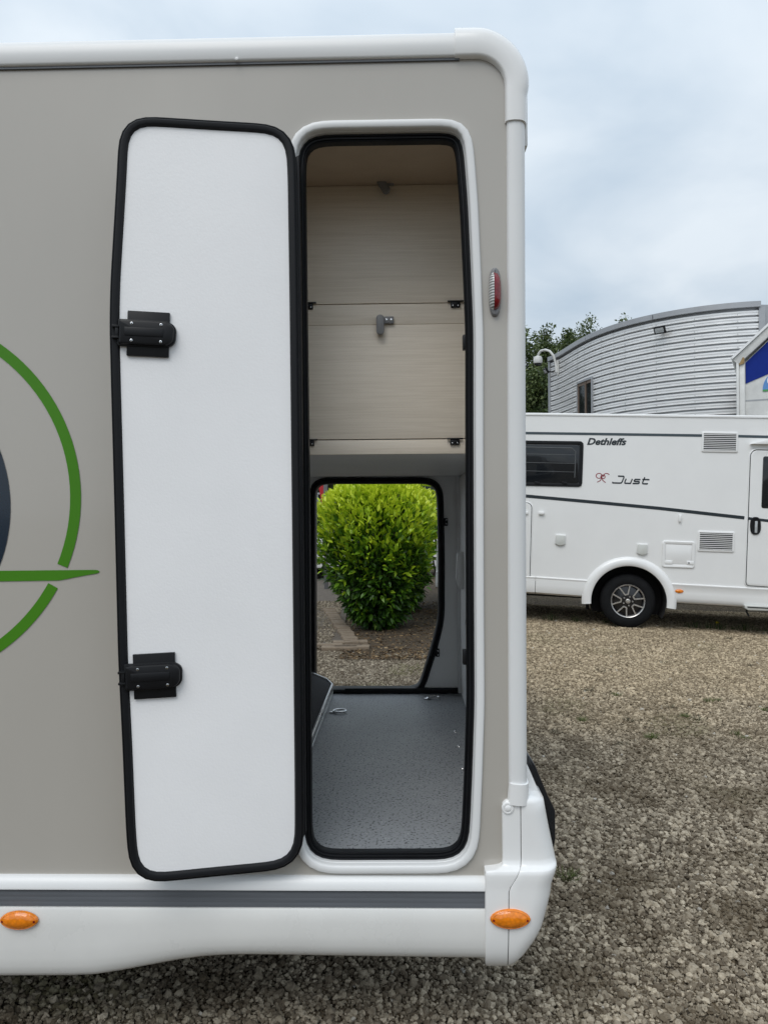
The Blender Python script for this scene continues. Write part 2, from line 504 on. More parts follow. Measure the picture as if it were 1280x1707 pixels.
def tube_data(path, rad, seg=8, cap=True):
    v, f = [], []
    P = [Vector(p) for p in path]
    n = len(P)
    rads = rad if isinstance(rad, (list, tuple)) else [rad] * n
    ref = Vector((0.3, 0.2, 1)).normalized()
    for i in range(n):
        t = (P[min(i + 1, n - 1)] - P[max(i - 1, 0)]).normalized()
        a = t.cross(ref)
        if a.length < 1e-3:
            a = t.cross(Vector((1, 0, 0)))
        a.normalize(); c = t.cross(a).normalized()
        for s in range(seg):
            an = 2 * math.pi * s / seg
            v.append(P[i] + (a * math.cos(an) + c * math.sin(an)) * rads[i])
    for i in range(n - 1):
        for s in range(seg):
            s2 = (s + 1) % seg
            f.append((i * seg + s, i * seg + s2, (i + 1) * seg + s2, (i + 1) * seg + s))
    if cap:
        f.append(tuple(range(seg - 1, -1, -1))); f.append(tuple(range((n - 1) * seg, n * seg)))
    return v, f

def tube(name, path, rad, material, parent, seg=8, **k):
    v, f = tube_data(path, rad, seg)
    return obj(name, fix_normals(mesh(name, v, f), 0), material, parent, **k)

def lathe(name, prof, centre, material, parent, seg=40, axis='y', **k):
    """prof [(radius, offset along axis)]"""
    v, f = [], []
    n = len(prof)
    cx, cy, cz = centre
    for s in range(seg):
        a = 2 * math.pi * s / seg
        for r, h in prof:
            if axis == 'y':
                v.append((cx + r * math.cos(a), cy + h, cz + r * math.sin(a)))
            else:
                v.append((cx + r * math.cos(a), cy + r * math.sin(a), cz + h))
    for s in range(seg):
        s2 = (s + 1) % seg
        for i in range(n - 1):
            f.append((s * n + i, s2 * n + i, s2 * n + i + 1, s * n + i + 1))
    me = fix_normals(mesh(name, v, f), 0, smooth=40)
    return obj(name, me, material, parent, **k)

def joined(name, parts, materials, parent, **k):
    """several (verts, faces, material index) into one mesh"""
    V, Fc, mi = [], [], []
    for v, f, i in parts:
        o = len(V); V += [tuple(q) for q in v]
        Fc += [tuple(o + a for a in q) for q in f]; mi += [i] * len(f)
    me = mesh(name, V, Fc)
    me.polygons.foreach_set('material_index', mi)
    fix_normals(me, 0)
    return obj(name, me, materials, parent, **k)

def data_of(me):
    return [v.co.copy() for v in me.vertices], [tuple(p.vertices) for p in me.polygons]

def ribbon(pts, w, y=-0.002, closed=False):
    """flat stroke in the xz plane; pts (x,z)"""
    P = np.array([tuple(p) for p in pts], float)
    n = len(P)
    if closed:
        t = np.roll(P, -1, 0) - np.roll(P, 1, 0)
    else:
        t = np.gradient(P, axis=0)
        for i in range(1, n - 1):
            a = P[i] - P[i - 1]; c = P[i + 1] - P[i]
            t[i] = a / max(1e-9, np.linalg.norm(a)) + c / max(1e-9, np.linalg.norm(c))
    t /= np.linalg.norm(t, axis=1)[:, None]
    nn = np.stack([-t[:, 1], t[:, 0]], 1)
    ww = np.full(n, w) if np.isscalar(w) else np.array(w)
    k = np.ones(n)
    if not closed:
        for i in range(1, n - 1):
            a = P[i] - P[i - 1]; a /= max(1e-9, np.linalg.norm(a))
            k[i] = 1 / max(0.5, abs(a[0] * -nn[i][1] + a[1] * nn[i][0]))
    L = P + nn * (ww * k / 2)[:, None]; Q = P - nn * (ww * k / 2)[:, None]
    v = [(a, y, c) for a, c in L] + [(a, y, c) for a, c in Q]
    m_ = n if closed else n - 1
    f = [(i, (i + 1) % n, n + (i + 1) % n, n + i) for i in range(m_)]
    return v, f

# ------------------------------------------------------------------ from photo position to a plane of a frame
def ray(px, py):
    return RGT * ((px - CX) / F_PX) - UPV * ((py - CY) / F_PX) + FWD

def on_plane(mw, px, py, y=0.0):
    """local (x, z) where the line of sight meets the plane y = const of a frame"""
    inv = mw.inverted()
    o = inv @ EYE
    d = inv.to_3x3() @ ray(px, py)
    t = (y - o.y) / d.y
    p = o + d * t
    return (p.x, p.z)

def at_depth(px, py, Y):
    return EYE + ray(px, py) * Y

def at_height(px, py, z):
    d = ray(px, py)
    return EYE + d * ((z - EYE.z) / d.z)

# the two motorhome frames: x along the side, y into the vehicle, z up
MA = Matrix.Translation((0, 2.05, 0)) @ Matrix.Rotation(R(-1.33), 4, 'Z')
B_O = at_depth(1047, 1049, 10.1)
MB = Matrix.Translation(B_O) @ Matrix.Rotation(R(-11), 4, 'Z') @ Matrix.Rotation(R(2.5), 4, 'Y')
def UA(px, py, y=0.0):
    return on_plane(MA, px, py, y)
def UB(px, py, y=0.0):
    return on_plane(MB, px, py, y)

# ------------------------------------------------------------------ ground
def sstep(a, b, x):
    t = np.clip((x - a) / (b - a), 0, 1)
    return t * t * (3 - 2 * t)

def ground_z(x, y):
    x = np.asarray(x, float); y = np.asarray(y, float)
    plane = B_O.z - math.tan(R(2.5)) * (np.clip(x, -1, 9) - B_O.x)
    w = sstep(5.0, 9.3, y) * sstep(0.6, 1.8, x) * (1 - sstep(22, 40, y))
    return plane * w + 0.012 * np.sin(x * 1.7 + 1) * np.sin(y * 1.3) * sstep(3, 5, y) * (1 - w)

def build_ground():
    def axis(lo, hi, dense_lo, dense_hi, step):
        a = list(np.arange(dense_lo, dense_hi + 1e-6, step))
        s = step
        q = dense_hi
        while q < hi:
            s *= 1.35; q += s; a.append(min(q, hi))
        s = step; q = dense_lo
        while q > lo:
            s *= 1.35; q -= s; a.insert(0, max(q, lo))
        return np.array(a)
    xs = axis(-400, 400, -4, 9, 0.25); ys = axis(-400, 600, 0, 14, 0.25)
    X, Y = np.meshgrid(xs, ys)
    Z = ground_z(X, Y)
    n = len(xs)
    v = np.stack([X.ravel(), Y.ravel(), Z.ravel()], 1)
    f = [(j * n + i, j * n + i + 1, (j + 1) * n + i + 1, (j + 1) * n + i) for j in range(len(ys) - 1) for i in range(n - 1)]
    me = mesh('ground', v, f, smooth=60)
    obj('ground', me, 'ground', None, kind='structure')
build_ground()

# ------------------------------------------------------------------ gravel: one scatter of stones
def build_gravel():
    def patch(x0, x1, y0, y1, p, keep):
        xs = np.arange(x0, x1, p); ys = np.arange(y0, y1, p * 0.87)
        X, Y = np.meshgrid(xs, ys)
        X = X + (np.arange(len(ys)) % 2)[:, None] * p * 0.5
        X = X.ravel() + RNG.normal(0, p * 0.24, X.size); Y = Y.ravel() + RNG.normal(0, p * 0.24, Y.size)
        k = keep(X, Y)
        return X[k], Y[k], np.full(k.sum(), p)
    wedge = lambda X, Y: (X > 0.06 * Y) & (X < 0.78 * Y + 0.5)
    lot = []
    near = lambda X, Y: (np.abs(X) < Y * 0.95 + 0.5)
    lot.append(patch(-3.3, 3.3, 1.1, 3.0, 0.0130, near))
    lot.append(patch(-3.3, 3.3, 1.1, 3.0, 0.0166, lambda X, Y: near(X, Y) & (RNG.random(X.size) < 0.62)))
    lot.append(patch(-0.8, 4.6, 3.0, 5.2, 0.0200, lambda X, Y: (X > -0.05 * Y) & (X < 0.78 * Y + 0.5) & (RNG.random(X.size) < 0.62)))
    lot.append(patch(-0.8, 4.6, 3.0, 5.2, 0.0160, lambda X, Y: (X > -0.05 * Y) & (X < 0.78 * Y + 0.5)))
    lot.append(patch(0, 6.8, 5.2, 8.0, 0.0205, wedge))
    lot.append(patch(0, 8.5, 8.0, 12.5, 0.0265, wedge))
    lot.append(patch(-1.6, 0.9, 5.2, 8.6, 0.023, lambda X, Y: (np.abs(X + 0.02 * Y) < 0.14 * Y + .2)))
    lot.append(patch(-2.2, -0.35, 8.55, 13.0, 0.0290, lambda X, Y: (X > -0.16 * Y) & (X < -0.60 - 0.02 * (Y - 8.6)) & (RNG.random(X.size) < 0.75)))
    x = np.concatenate([q[0] for q in lot]); y = np.concatenate([q[1] for q in lot]); p = np.concatenate([q[2] for q in lot])
    n = len(x)
    # low frequency fields
    def field(sx, seed):
        r = np.random.default_rng(seed)
        s = np.zeros(n)
        for k in range(9):
            a = r.uniform(0, 2 * math.pi); fr = sx * r.uniform(0.5, 2.2)
            s += np.sin((x * math.cos(a) + y * math.sin(a)) * fr + r.uniform(0, 6.3))
        return s / 4.5
    f1, f2 = field(4.0, 1), field(7.0, 2)
    upper = (np.abs(p - 0.0166) < 1e-6) | (np.abs(p - 0.0200) < 1e-6)
    size = p * RNG.lognormal(-0.08, 0.36, n) * np.where(upper, 0.42, 0.43)
    size = np.clip(size, 0.003, 0.0155)
    z = ground_z(x, y) + size * 0.25 + np.where(np.abs(p - 0.0290) < 1e-6, 0.024, 0.0) + np.where(upper, 0.0062, 0.0) + RNG.normal(0, 0.0012, n)
    t = RNG.random(n)[:, None]
    grey_lo, grey_hi = np.array([0.150, 0.118, 0.080]), np.array([0.60, 0.525, 0.405])
    tan_lo, tan_hi = np.array([0.24, 0.185, 0.115]), np.array([0.70, 0.575, 0.40])
    g = grey_lo + (grey_hi - grey_lo) * t ** 1.4
    c = tan_lo + (tan_hi - tan_lo) * t ** 1.4
    far = (sstep(3.8, 7.2, y + 0.5 * f1) * sstep(0.2, 1.4, x))[:, None]
    col = g * (1 - far) + c * far
    dirt = np.clip(sstep(0.10, 0.80, f2) + 0.5 * sstep(0.25, 0.9, field(2.2, 5)), 0, 1)[:, None] * (1 - 0.75 * far)
    col = col * (1 - 0.55 * dirt) + np.array([0.085, 0.058, 0.026]) * 0.55 * dirt
    yard_dirt = (sstep(4.0, 5.2, y) * (1 - sstep(0.8, 1.6, x)) * (0.35 + 0.5 * RNG.random(n)))[:, None]
    col = col * (1 - 0.62 * yard_dirt) + np.array([0.075, 0.056, 0.034]) * 0.5 * yard_dirt
    moss = (sstep(0.40, 0.9, field(5.0, 3)) * (RNG.random(n) < 0.6) * (1 - 0.6 * far[:, 0]))[:, None]
    col = col * (1 - 0.45 * moss) + np.array([0.10, 0.10, 0.025]) * 0.5 * moss
    white = RNG.random(n) < 0.004
    col[white] = col[white] * 0.4 + np.array([0.40, 0.39, 0.36])
    # bare trodden soil round the hedge foot
    me = bpy.data.meshes.new('gravel')
    me.vertices.add(n)
    me.vertices.foreach_set('co', np.stack([x, y, z], 1).ravel())
    a = me.attributes.new('stone_size', 'FLOAT', 'POINT'); a.data.foreach_set('value', size.astype(np.float32))
    a = me.attributes.new('stone_colour', 'FLOAT_COLOR', 'POINT')
    a.data.foreach_set('color', np.concatenate([col, np.ones((n, 1))], 1).astype(np.float32).ravel())
    me.update()
    o = obj('gravel', me, None, None, 'loose grey and tan gravel stones covering the yard', 'gravel', kind='stuff')
    ng = bpy.data.node_groups.new('gravel_scatter', 'GeometryNodeTree')
    ng.interface.new_socket('Geometry', in_out='INPUT', socket_type='NodeSocketGeometry')
    ng.interface.new_socket('Geometry', in_out='OUTPUT', socket_type='NodeSocketGeometry')
    N, L = ng.nodes, ng.links
    gi = N.new('NodeGroupInput'); go = N.new('NodeGroupOutput')
    gti = N.new('GeometryNodeGeometryToInstance')
    for k in range(6):
        ico = N.new('GeometryNodeMeshIcoSphere'); ico.inputs['Radius'].default_value = 1.0; ico.inputs['Subdivisions'].default_value = 2
        sp = N.new('GeometryNodeSetPosition')
        nz = N.new('ShaderNodeTexNoise'); nz.inputs['Scale'].default_value = 0.8; nz.inputs['Detail'].default_value = 1.0
        pos = N.new('GeometryNodeInputPosition')
        ad = N.new('ShaderNodeVectorMath'); ad.operation = 'ADD'; ad.inputs[1].default_value = (k * 7.3, k * 3.1, k * 1.7)
        L.new(pos.outputs[0], ad.inputs[0]); L.new(ad.outputs[0], nz.inputs['Vector'])
        sb = N.new('ShaderNodeVectorMath'); sb.operation = 'SUBTRACT'; sb.inputs[1].default_value = (0.5, 0.5, 0.5)
        sl = N.new('ShaderNodeVectorMath'); sl.operation = 'SCALE'; sl.inputs['Scale'].default_value = 2.0
        L.new(nz.outputs['Color'], sb.inputs[0]); L.new(sb.outputs[0], sl.inputs[0])
        L.new(ico.outputs['Mesh'], sp.inputs['Geometry']); L.new(sl.outputs[0], sp.inputs['Offset'])
        tr = N.new('GeometryNodeTransform')
        tr.inputs['Scale'].default_value = (1.14, 0.92, 0.74 + 0.06 * (k % 3))
        L.new(sp.outputs[0], tr.inputs[0])
        sm = N.new('GeometryNodeSetMaterial'); sm.inputs['Material'].default_value = M['stone']
        L.new(tr.outputs[0], sm.inputs[0])
        L.new(sm.outputs[0], gti.inputs[0])
    iop = N.new('GeometryNodeInstanceOnPoints')
    iop.inputs['Pick Instance'].default_value = True
    L.new(gi.outputs[0], iop.inputs['Points']); L.new(gti.outputs[0], iop.inputs['Instance'])
    rv = N.new('FunctionNodeRandomValue'); rv.data_type = 'FLOAT_VECTOR'
    rv.inputs['Min'].default_value = (-0.5, -0.5, 0); rv.inputs['Max'].default_value = (0.5, 0.5, 6.283)
    e2r = N.new('FunctionNodeEulerToRotation')
    L.new(rv.outputs['Value'], e2r.inputs[0]); L.new(e2r.outputs[0], iop.inputs['Rotation'])
    na = N.new('GeometryNodeInputNamedAttribute'); na.data_type = 'FLOAT'; na.inputs['Name'].default_value = 'stone_size'
    L.new(na.outputs[0], iop.inputs['Scale'])
    L.new(iop.outputs[0], go.inputs[0])
    md = o.modifiers.new('scatter', 'NODES'); md.node_group = ng
    me.materials.append(M['stone'])
build_gravel()

# ================================================================== the near motorhome
A = empty('motorhome', MA, 'beige motorhome with white trims, its tall rear locker door standing open', 'motorhome')
XL = -4.6                                            # far forward end of the modelled body

# --- locker opening outline (outer edge of the white surround)
o_px = [(479, 204), (640, 201.5), (784, 199), (790, 262), (796, 339), (802, 474), (805, 549), (805, 700), (806, 1000), (807, 1174), (803, 1299), (796, 1454), (640, 1454.5), (491, 1455), (486.5, 800), (482.5, 500)]
o_r = [52, 0, 50, 300, 400, 900, 900, 0, 900, 500, 500, 54, 0, 54, 0, 0]
OPEN = np.array([UA(*q) for q in resample(fillet(o_px, o_r, 10), 170)])
OPEN = smooth_closed(OPEN, 2)
ztop = UA(640, 101)[1]
zbot = UA(640, 1463)[1]
hole = offset_in(OPEN, 0.012)
wall_out = [(XL, zbot), (0.36, zbot), (0.36, ztop), (XL, ztop)]
wall = holed('side_wall', wall_out, hole, 0.0, 0.03, 'beige', A)

fr = loft('opening_surround', OPEN, [(0.0, 0.001), (0.0, -0.007), (0.002, -0.010), (0.0045, -0.0115), (0.018, -0.0105), (0.0205, -0.0085), (0.022, -0.004), (0.0225, 0.008), (0.0235, 0.009), (0.0242, 0.026), (0.03, 0.030), (0.040, 0.030)], 'white_plastic', A)
loft('opening_seal', OPEN, [(0.0238, 0.0285), (0.0238, 0.0215), (0.0262, 0.0185), (0.0295, 0.0185), (0.031, 0.0225), (0.0325, 0.0225), (0.034, 0.0190), (0.0375, 0.0190), (0.039, 0.024), (0.0405, 0.024), (0.042, 0.0205), (0.0432, 0.022), (0.0438, 0.028), (0.0438, 0.046)], 'rubber', fr)
inner_hole = offset_in(OPEN, 0.0420)

# --- locker interior
FY, CYI = 1.90, 2.70
XI0, XI1 = -0.78, 0.345
ZF = on_plane(MA, 640, 1155, FY)[1]
holed('inner_lining', [(XI0, ZF - .02), (XI1, ZF - .02), (XI1, CYI), (XI0, CYI)], inner_hole, 0.032, 0.0445, 'lining', A)
box('locker_floor', XI0, XI1, 0.033, FY, ZF - 0.03, ZF, 'floor', A)
box('locker_ceiling', XI0, XI1, 0.033, FY, CYI, CYI + 0.02, 'lining', A)
box('rear_inner_wall', XI1, XI1 + 0.012, 0.033, FY, ZF - .02, CYI, 'lining', A)
box('partition_wall', XI0 - 0.015, XI0, 0.033, FY, ZF - .02, CYI, 'lining', A)
# lower lining panel on the rear wall, a touch proud, with a trim strip in the far corner
box('wall_panel', XI1 - 0.008, XI1 + 0.002, 0.10, FY - 0.05, ZF + 0.012, 1.70, 'lining', A, bev=0.002)
box('corner_trim', XI1 - 0.020, XI1 - 0.001, FY - 0.030, FY - 0.004, ZF + 0.003, 1.735, 'white_plastic', A, bev=0.004)

# far side opening
f_px = [(516, 796), (626, 796), (738, 795.5), (741, 915), (741, 1031), (732, 1070), (705, 1158), (610, 1158), (516, 1158)]
FAR = np.array([on_plane(MA, a, c, FY) for a, c in resample(fillet(f_px, [21, 0, 26, 60, 120, 60, 20, 0, 14], 8), 110)])
FAR = smooth_closed(FAR, 2)
holed('far_wall', [(XI0, ZF - .02), (XI1, ZF - .02), (XI1, CYI), (XI0, CYI)], offset_in(FAR, 0.026), FY, FY + 0.035, 'lining', A)
fs = loft('far_seal', FAR, [(0.0, FY - 0.001), (0.0, FY - 0.012), (0.004, FY - 0.018), (0.012, FY - 0.018), (0.014, FY - 0.013), (0.017, FY - 0.018), (0.028, FY - 0.018), (0.032, FY - 0.012), (0.032, FY + 0.06)], 'rubber', A)
for px_, py_ in ((741, 870), (727, 1088)):
    x, z = on_plane(MA, px_, py_, FY - 0.02)
    v, f = data_of(box_mesh('t', x - 0.004, x + 0.016, FY - 0.03, FY - 0.008, z - 0.020, z + 0.020, 0.004))
    ps = [(v, f, 0)]
    for dz in (-0.010, 0.010):
        t_ = lathe_d = data_of(box_mesh('t', x + 0.006, x + 0.011, FY - 0.032, FY - 0.029, z + dz - 0.0025, z + dz + 0.0025, 0.001))
        ps.append((*t_, 1))
    joined('door_catch', ps, ['black_plastic', 'steel'], A)
zsk = on_plane(MA, 720, 1147, FY - 0.02)[1]
box('far_skirting', -0.25, XI1 - 0.003, FY - 0.022, FY - 0.004, ZF, zsk, 'rubber', A, bev=0.003)

# raised step with an aluminium nosing at the left of the locker
xs = on_plane(MA, 554, 1155, FY - 0.09)[0]
top = [(xs, 0.25), (xs, FY - 0.09), (xs - 0.035, FY - 0.035), (xs - 0.50, FY - 0.035), (xs - 0.50, 0.25)]
def zt(x): return ZF + 0.062 + (xs - x) * 0.42
v = [(a, c, zt(a)) for a, c in top] + [(a, c, ZF) for a, c in top]
n5 = len(top)
f = [tuple(range(n5)), tuple(range(n5, 2 * n5))] + [(i, (i + 1) % n5, n5 + (i + 1) % n5, n5 + i) for i in range(n5)]
step_ = obj('floor_step', fix_normals(mesh('floor_step', v, f), 0), 'carpet', A)
edge = [Vector((a, c, zt(a) + 0.001)) for a, c in top[:4]]
tube('step_nosing', edge, 0.0062, 'alu', step_, seg=8)
v = []; f = []
path = [(top[0][0] + .004, top[0][1]), (top[1][0] + .004, top[1][1]), (top[2][0] + .003, top[2][1] + .004), (top[3][0], top[3][1] + .004)]
lev = [(0.000, 0.0), (0.000, 0.028), (-0.003, 0.029), (-0.003, 0.033), (0.000, 0.034), (0.000, 0.060)]
for a, c in path:
    for off, h in lev:
        v.append((a + off, c, ZF + h + (zt(a) - ZF - 0.062) * (h / 0.06)))
nl = len(lev)
for i in range(len(path) - 1):
    for j in range(nl - 1):
        f.append((i * nl + j, (i + 1) * nl + j, (i + 1) * nl + j + 1, i * nl + j + 1))
obj('step_side', mesh('step_side', v, f, 30), 'alu', step_)

# tie-down rings, floor screws
def ring_at(px_, py_, rot):
    d = ray(px_, py_); inv = MA.inverted()
    p = inv @ (EYE + d * ((ZF - EYE.z) / d.z))
    pts = [Vector((p.x + 0.030 * math.cos(a), p.y + 0.024 * math.sin(a), ZF + 0.009)) for a in np.linspace(0, 2 * math.pi, 21)]
    ps = [(*tube_data(pts, 0.0042, 8, False), 0)]
    ps.append((*data_of(box_mesh('t', p.x - 0.045, p.x - 0.012, p.y - 0.012, p.y + 0.012, ZF + 0.001, ZF + 0.008, 0.002)), 0))
    joined('tie_down_ring', ps, ['steel'], A)
ring_at(566, 1188, 0); ring_at(722, 1165.5, 1)
for px_, py_ in ((759, 1220), (765, 1244.5), (771, 1281)):
    d = ray(px_, py_); p = MA.inverted() @ (EYE + d * ((ZF - EYE.z) / d.z))
    lathe('floor_screw', [(0, 0.0055), (0.004, 0.005), (0.0075, 0.0025), (0.0085, 0.0005)], (p.x, p.y, ZF), 'steel', A, seg=14, axis='z')

# --- wooden cabinet across the upper part: rails, two drop flaps with latches and hinges
CY0 = 0.36
def zc(py_): return on_plane(MA, 640, py_, CY0)[1]
def wood(name, za, zb, y0, parent=A, th=0.016):
    return box(name, XI0 + 0.002, XI1 - 0.002, y0, y0 + th, za, zb, 'wood', parent, bev=0.0012)
box('cabinet_shelf', XI0 + 0.002, XI1 - 0.002, 0.064, CY0 + 0.016, zc(308.5), zc(308.5) + 0.016, 'wood_shaded', A, bev=0.0012)
fl1 = wood('cabinet_flap', zc(505.5), zc(309), CY0)
wood('cabinet_rail', zc(540.6), zc(506.6), CY0 + 0.002)
fl2 = wood('cabinet_flap', zc(731.5), zc(541.1), CY0 + 0.001)
wood('cabinet_rail', zc(757), zc(733), CY0 + 0.003)
box('cabinet_bottom', XI0 + 0.002, XI1 - 0.002, CY0 + 0.021, FY - 0.002, zc(757) + 0.001, zc(757) + 0.018, 'lining', A)
def hinge(px_, py_, parent):
    x, z = on_plane(MA, px_, py_, CY0 - 0.002)
    ps = [(*data_of(box_mesh('t', x - 0.025, x + 0.025, CY0 - 0.008, CY0 - 0.001, z + 0.0045, z + 0.0090, 0.001)), 0),
          (*data_of(box_mesh('t', x - 0.0145, x + 0.0145, CY0 - 0.005, CY0 + 0.004, z - 0.0125, z + 0.005, 0.001)), 0)]
    for dx_ in (-0.008, 0.008):
        ps.append((*data_of(box_mesh('t', x + dx_ - 0.0018, x + dx_ + 0.0018, CY0 - 0.0060, CY0 - 0.0045, z - 0.0085, z - 0.0049, 0.0006)), 1))
    joined('hinge', ps, ['black_plastic', 'steel'], parent)
hinge(514, 509, fl1); hinge(759, 506, fl1); hinge(516, 737, fl2); hinge(758, 735, fl2)
def turn_latch(px_, py_, parent, ang):
    x, z = on_plane(MA, px_, py_, CY0 - 0.01)
    base = data_of(box_mesh('t', x - 0.006, x + 0.036, CY0 - 0.013, CY0 + 0.001, z - 0.010, z + 0.012, 0.003))
    lv = fillet([(-0.012, 0.014), (0.012, 0.014), (0.012, -0.046), (-0.012, -0.046)], 0.0105, 6)
    ca, sa = math.cos(ang), math.sin(ang)
    lv = [(x - 0.006 + a * ca - c * sa, z + a * sa + c * ca) for a, c in lv]
    nn = len(lv)
    v = [(a, CY0 - 0.027, c) for a, c in lv] + [(a, CY0 - 0.012, c) for a, c in lv]
    f = [tuple(range(nn)), tuple(range(nn, 2 * nn))] + [(i, (i + 1) % nn, nn + (i + 1) % nn, nn + i) for i in range(nn)]
    me = fix_normals(mesh('t', v, f), 0.002)
    ps = [(*base, 0), (*data_of(me), 0)]
    for dx_ in (0.014, 0.028):
        ps.append((*data_of(box_mesh('t', x + dx_ - 0.003, x + dx_ + 0.003, CY0 - 0.0145, CY0 - 0.0125, z - 0.002, z + 0.004, 0.001)), 1))
    joined('turn_latch', ps, ['grey_latch', 'steel'], parent)
turn_latch(637, 303, fl1, R(32)); turn_latch(637, 534, fl2, 0.0)

# white fittings on the rear inner wall
xw = XI1 - 0.008
h_px = [(751, 930), (745, 985)]
yy = 1.62
prism('cable_clip', fillet([(xw - 0.03, 1.33), (xw + 0.001, 1.345), (xw + 0.001, 1.155), (xw - 0.022, 1.165), (xw - 0.036, 1.21)], 0.008, 4), yy, yy + 0.045, 'white_plastic', A, bev=0.004)
lathe('wall_knob', [(0, -0.0), (0.016, 0.004), (0.022, 0.012), (0.018, 0.03)], (xw - 0.006, 1.22, 1.06), 'white_plastic', A, seg=18)
# strike plates on the inner edge of the opening
for py_ in (571, 1095):
    x, z = UA(778, py_, 0.045)
    box('strike_plate', x - 0.0115, x + 0.004, 0.036, 0.058, z - 0.020, z + 0.020, 'black_plastic', A, bev=0.002)

# --- roof rail, corner cap, rear corner rail
def rail_prof(w):
    return [(-0.002, 0.004), (0.0, -0.009), (0.0025, -0.0125), (0.006, -0.014), (0.35 * w, -0.017), (0.62 * w, -0.0155), (0.8 * w, -0.010), (0.92 * w, -0.001), (0.985 * w, 0.012), (w, 0.03), (w, 0.06)]
def sweep(name, path, widths, lift, material, parent):
    """path (x,z) of the inner edge; outward normal to its left when walking"""
    P = np.array(path)
    t = np.gradient(P, axis=0); t /= np.linalg.norm(t, axis=1)[:, None]
    nn = np.stack([-t[:, 1], t[:, 0]], 1)
    v, f = [], []
    k = len(rail_prof(1))
    for i in range(len(P)):
        for a, y in rail_prof(widths[i]):
            q = P[i] + nn[i] * a
            v.append((q[0], y - lift, q[1]))
    for i in range(len(P) - 1):
        for j in range(k - 1):
            f.append((i * k + j, (i + 1) * k + j, (i + 1) * k + j + 1, i * k + j + 1))
    f.append(tuple(range(k))); f.append(tuple(range((len(P) - 1) * k, len(P) * k)))
    me = fix_normals(mesh(name, v, f), 0, smooth=35)
    return obj(name, me, material, parent)
zr = UA(640, 100.5)[1]
xr0 = UA(759, 98)[0]
box('rail_seal_shadow', XL, xr0 + 0.01, -0.006, 0.002, zr - 0.006, zr + 0.002, 'grey_strip', A)  # dark strip stands in for the shadow gap and sealant line under the rail
sweep('roof_rail', [(XL, zr), (-2, zr), (xr0, zr)], [0.074] * 3, 0.0, 'white_plastic', A)
# the cap follows a rounded corner
c_in = UA(841.5, 95.5); e_in = UA(841.5, 206)
rad = 0.078
pth = [(xr0 - 0.002, zr - 0.001), (c_in[0] - rad, zr - 0.001)]
for a in np.linspace(90, 0, 15)[1:]:
    pth.append((c_in[0] - rad + rad * math.cos(R(a)), zr - 0.001 - rad + rad * math.sin(R(a))))
pth.append((c_in[0], e_in[1]))
pth = [tuple(p) for p in resample(pth, 44, closed=False)]
wd = np.interp(np.linspace(0, 1, 44), [0, 0.25, 0.75, 1], [0.086, 0.086, 0.058, 0.0565])
cap = sweep('corner_cap', pth, wd, 0.005, 'white', A)
x0, z0 = UA(844.5, 206); x1, z1 = UA(848, 1304)
sweep('corner_rail', [(x0, z0 + 0.01), (0.5 * (x0 + x1), 0.5 * (z0 + z1)), (x1, z1 - 0.01)], [0.0495] * 3, 0.0, 'white_plastic', A)
xa, za = UA(848.5, 1302.5); xb, zb = UA(846, 1337)
sweep('rail_connector', [(xa, za), (xb, zb)], [0.0525, 0.058], 0.006, 'white', A)
# slim marker strip behind the cap on the rear wall
xm, zm = UA(877, 150, 0.06); zm2 = UA(877, 246, 0.06)[1]
box('rear_drip_strip', xm - 0.03, xm + 0.001, 0.05, 0.09, zm2, zm, 'white_plastic', A, bev=0.003)
# sealing rivet under the roof rail
xq, zq = UA(397, 101)
lathe('rail_screw', [(0, -0.006), (0.004, -0.005), (0.0055, -0.001)], (xq, -0.012, zq - 0.004), 'white_plastic', A, seg=12)

# --- rest of the body shell
xR = UA(868, 700, 0.03)[0] + 0.004
box('rear_wall', 0.36, xR, 0.031, 2.0, 0.55, 2.735, 'beige', A)
box('roof', XL, xR - 0.01, 0.055, 1.98, 2.735, 2.79, 'white', A, bev=0.01)
holed('far_side_wall', [(XL, zbot), (0.36, zbot), (0.36, ztop), (XL, ztop)], offset_in(FAR, 0.0), FY + 0.062, FY + 0.10, 'beige', A)
fo = loft('far_surround', offset_in(FAR, -0.02), [(0.0, FY + 0.101), (0.0, FY + 0.112), (0.022, FY + 0.112), (0.024, FY + 0.058)], 'white_plastic', A)
box('front_bulkhead', XL - 0.02, XL, 0.0, 2.0, 0.34, 2.79, 'white', A)
box('underfloor', XL, 0.34, 0.04, 1.98, 0.40, ZF - 0.032, 'dark', A)
box('chassis_rail', XL, 0.05, 0.55, 0.64, 0.28, 0.40, 'dark', A)
box('chassis_rail', XL, 0.05, 1.35, 1.44, 0.28, 0.40, 'dark', A)

# --- skirt: white moulding, ribbed grey strip, lower apron with a swept bottom edge
xe = UA(809.5, 1500, -0.02)[0]
zs0, zs1, zs2 = UA(400, 1458)[1], UA(400, 1482, -0.024)[1], UA(400, 1513.5, -0.02)[1]
extrude_x('sill_moulding', [(0.005, zs0), (-0.006, zs0), (-0.012, zs0 - 0.003), (-0.018, zs0 - 0.010), (-0.023, zs0 - 0.020), (-0.0245, zs0 - 0.030), (-0.024, zs1 + 0.001), (-0.016, zs1), (0.005, zs1)], XL, xe, 'white_plastic', A)
hs = zs1 - zs2
gp = [(0.004, zs1 - 0.0005)]
for k in range(4):
    z_ = zs1 - hs * k / 4.0
    gp += [(-0.0174, z_ - 0.0012), (-0.0178, z_ - hs / 16), (-0.0178, z_ - hs * 3 / 16), (-0.0174, z_ - hs / 4 + 0.0012)]
gp.append((0.004, zs2 + 0.0005))
extrude_x('grey_side_strip', gp, XL, xe, 'grey_strip', A)
bx = [-3000, 0, 110, 155, 200, 245, 292, 335, 378, 420, 470, 520, 660, 809.5]
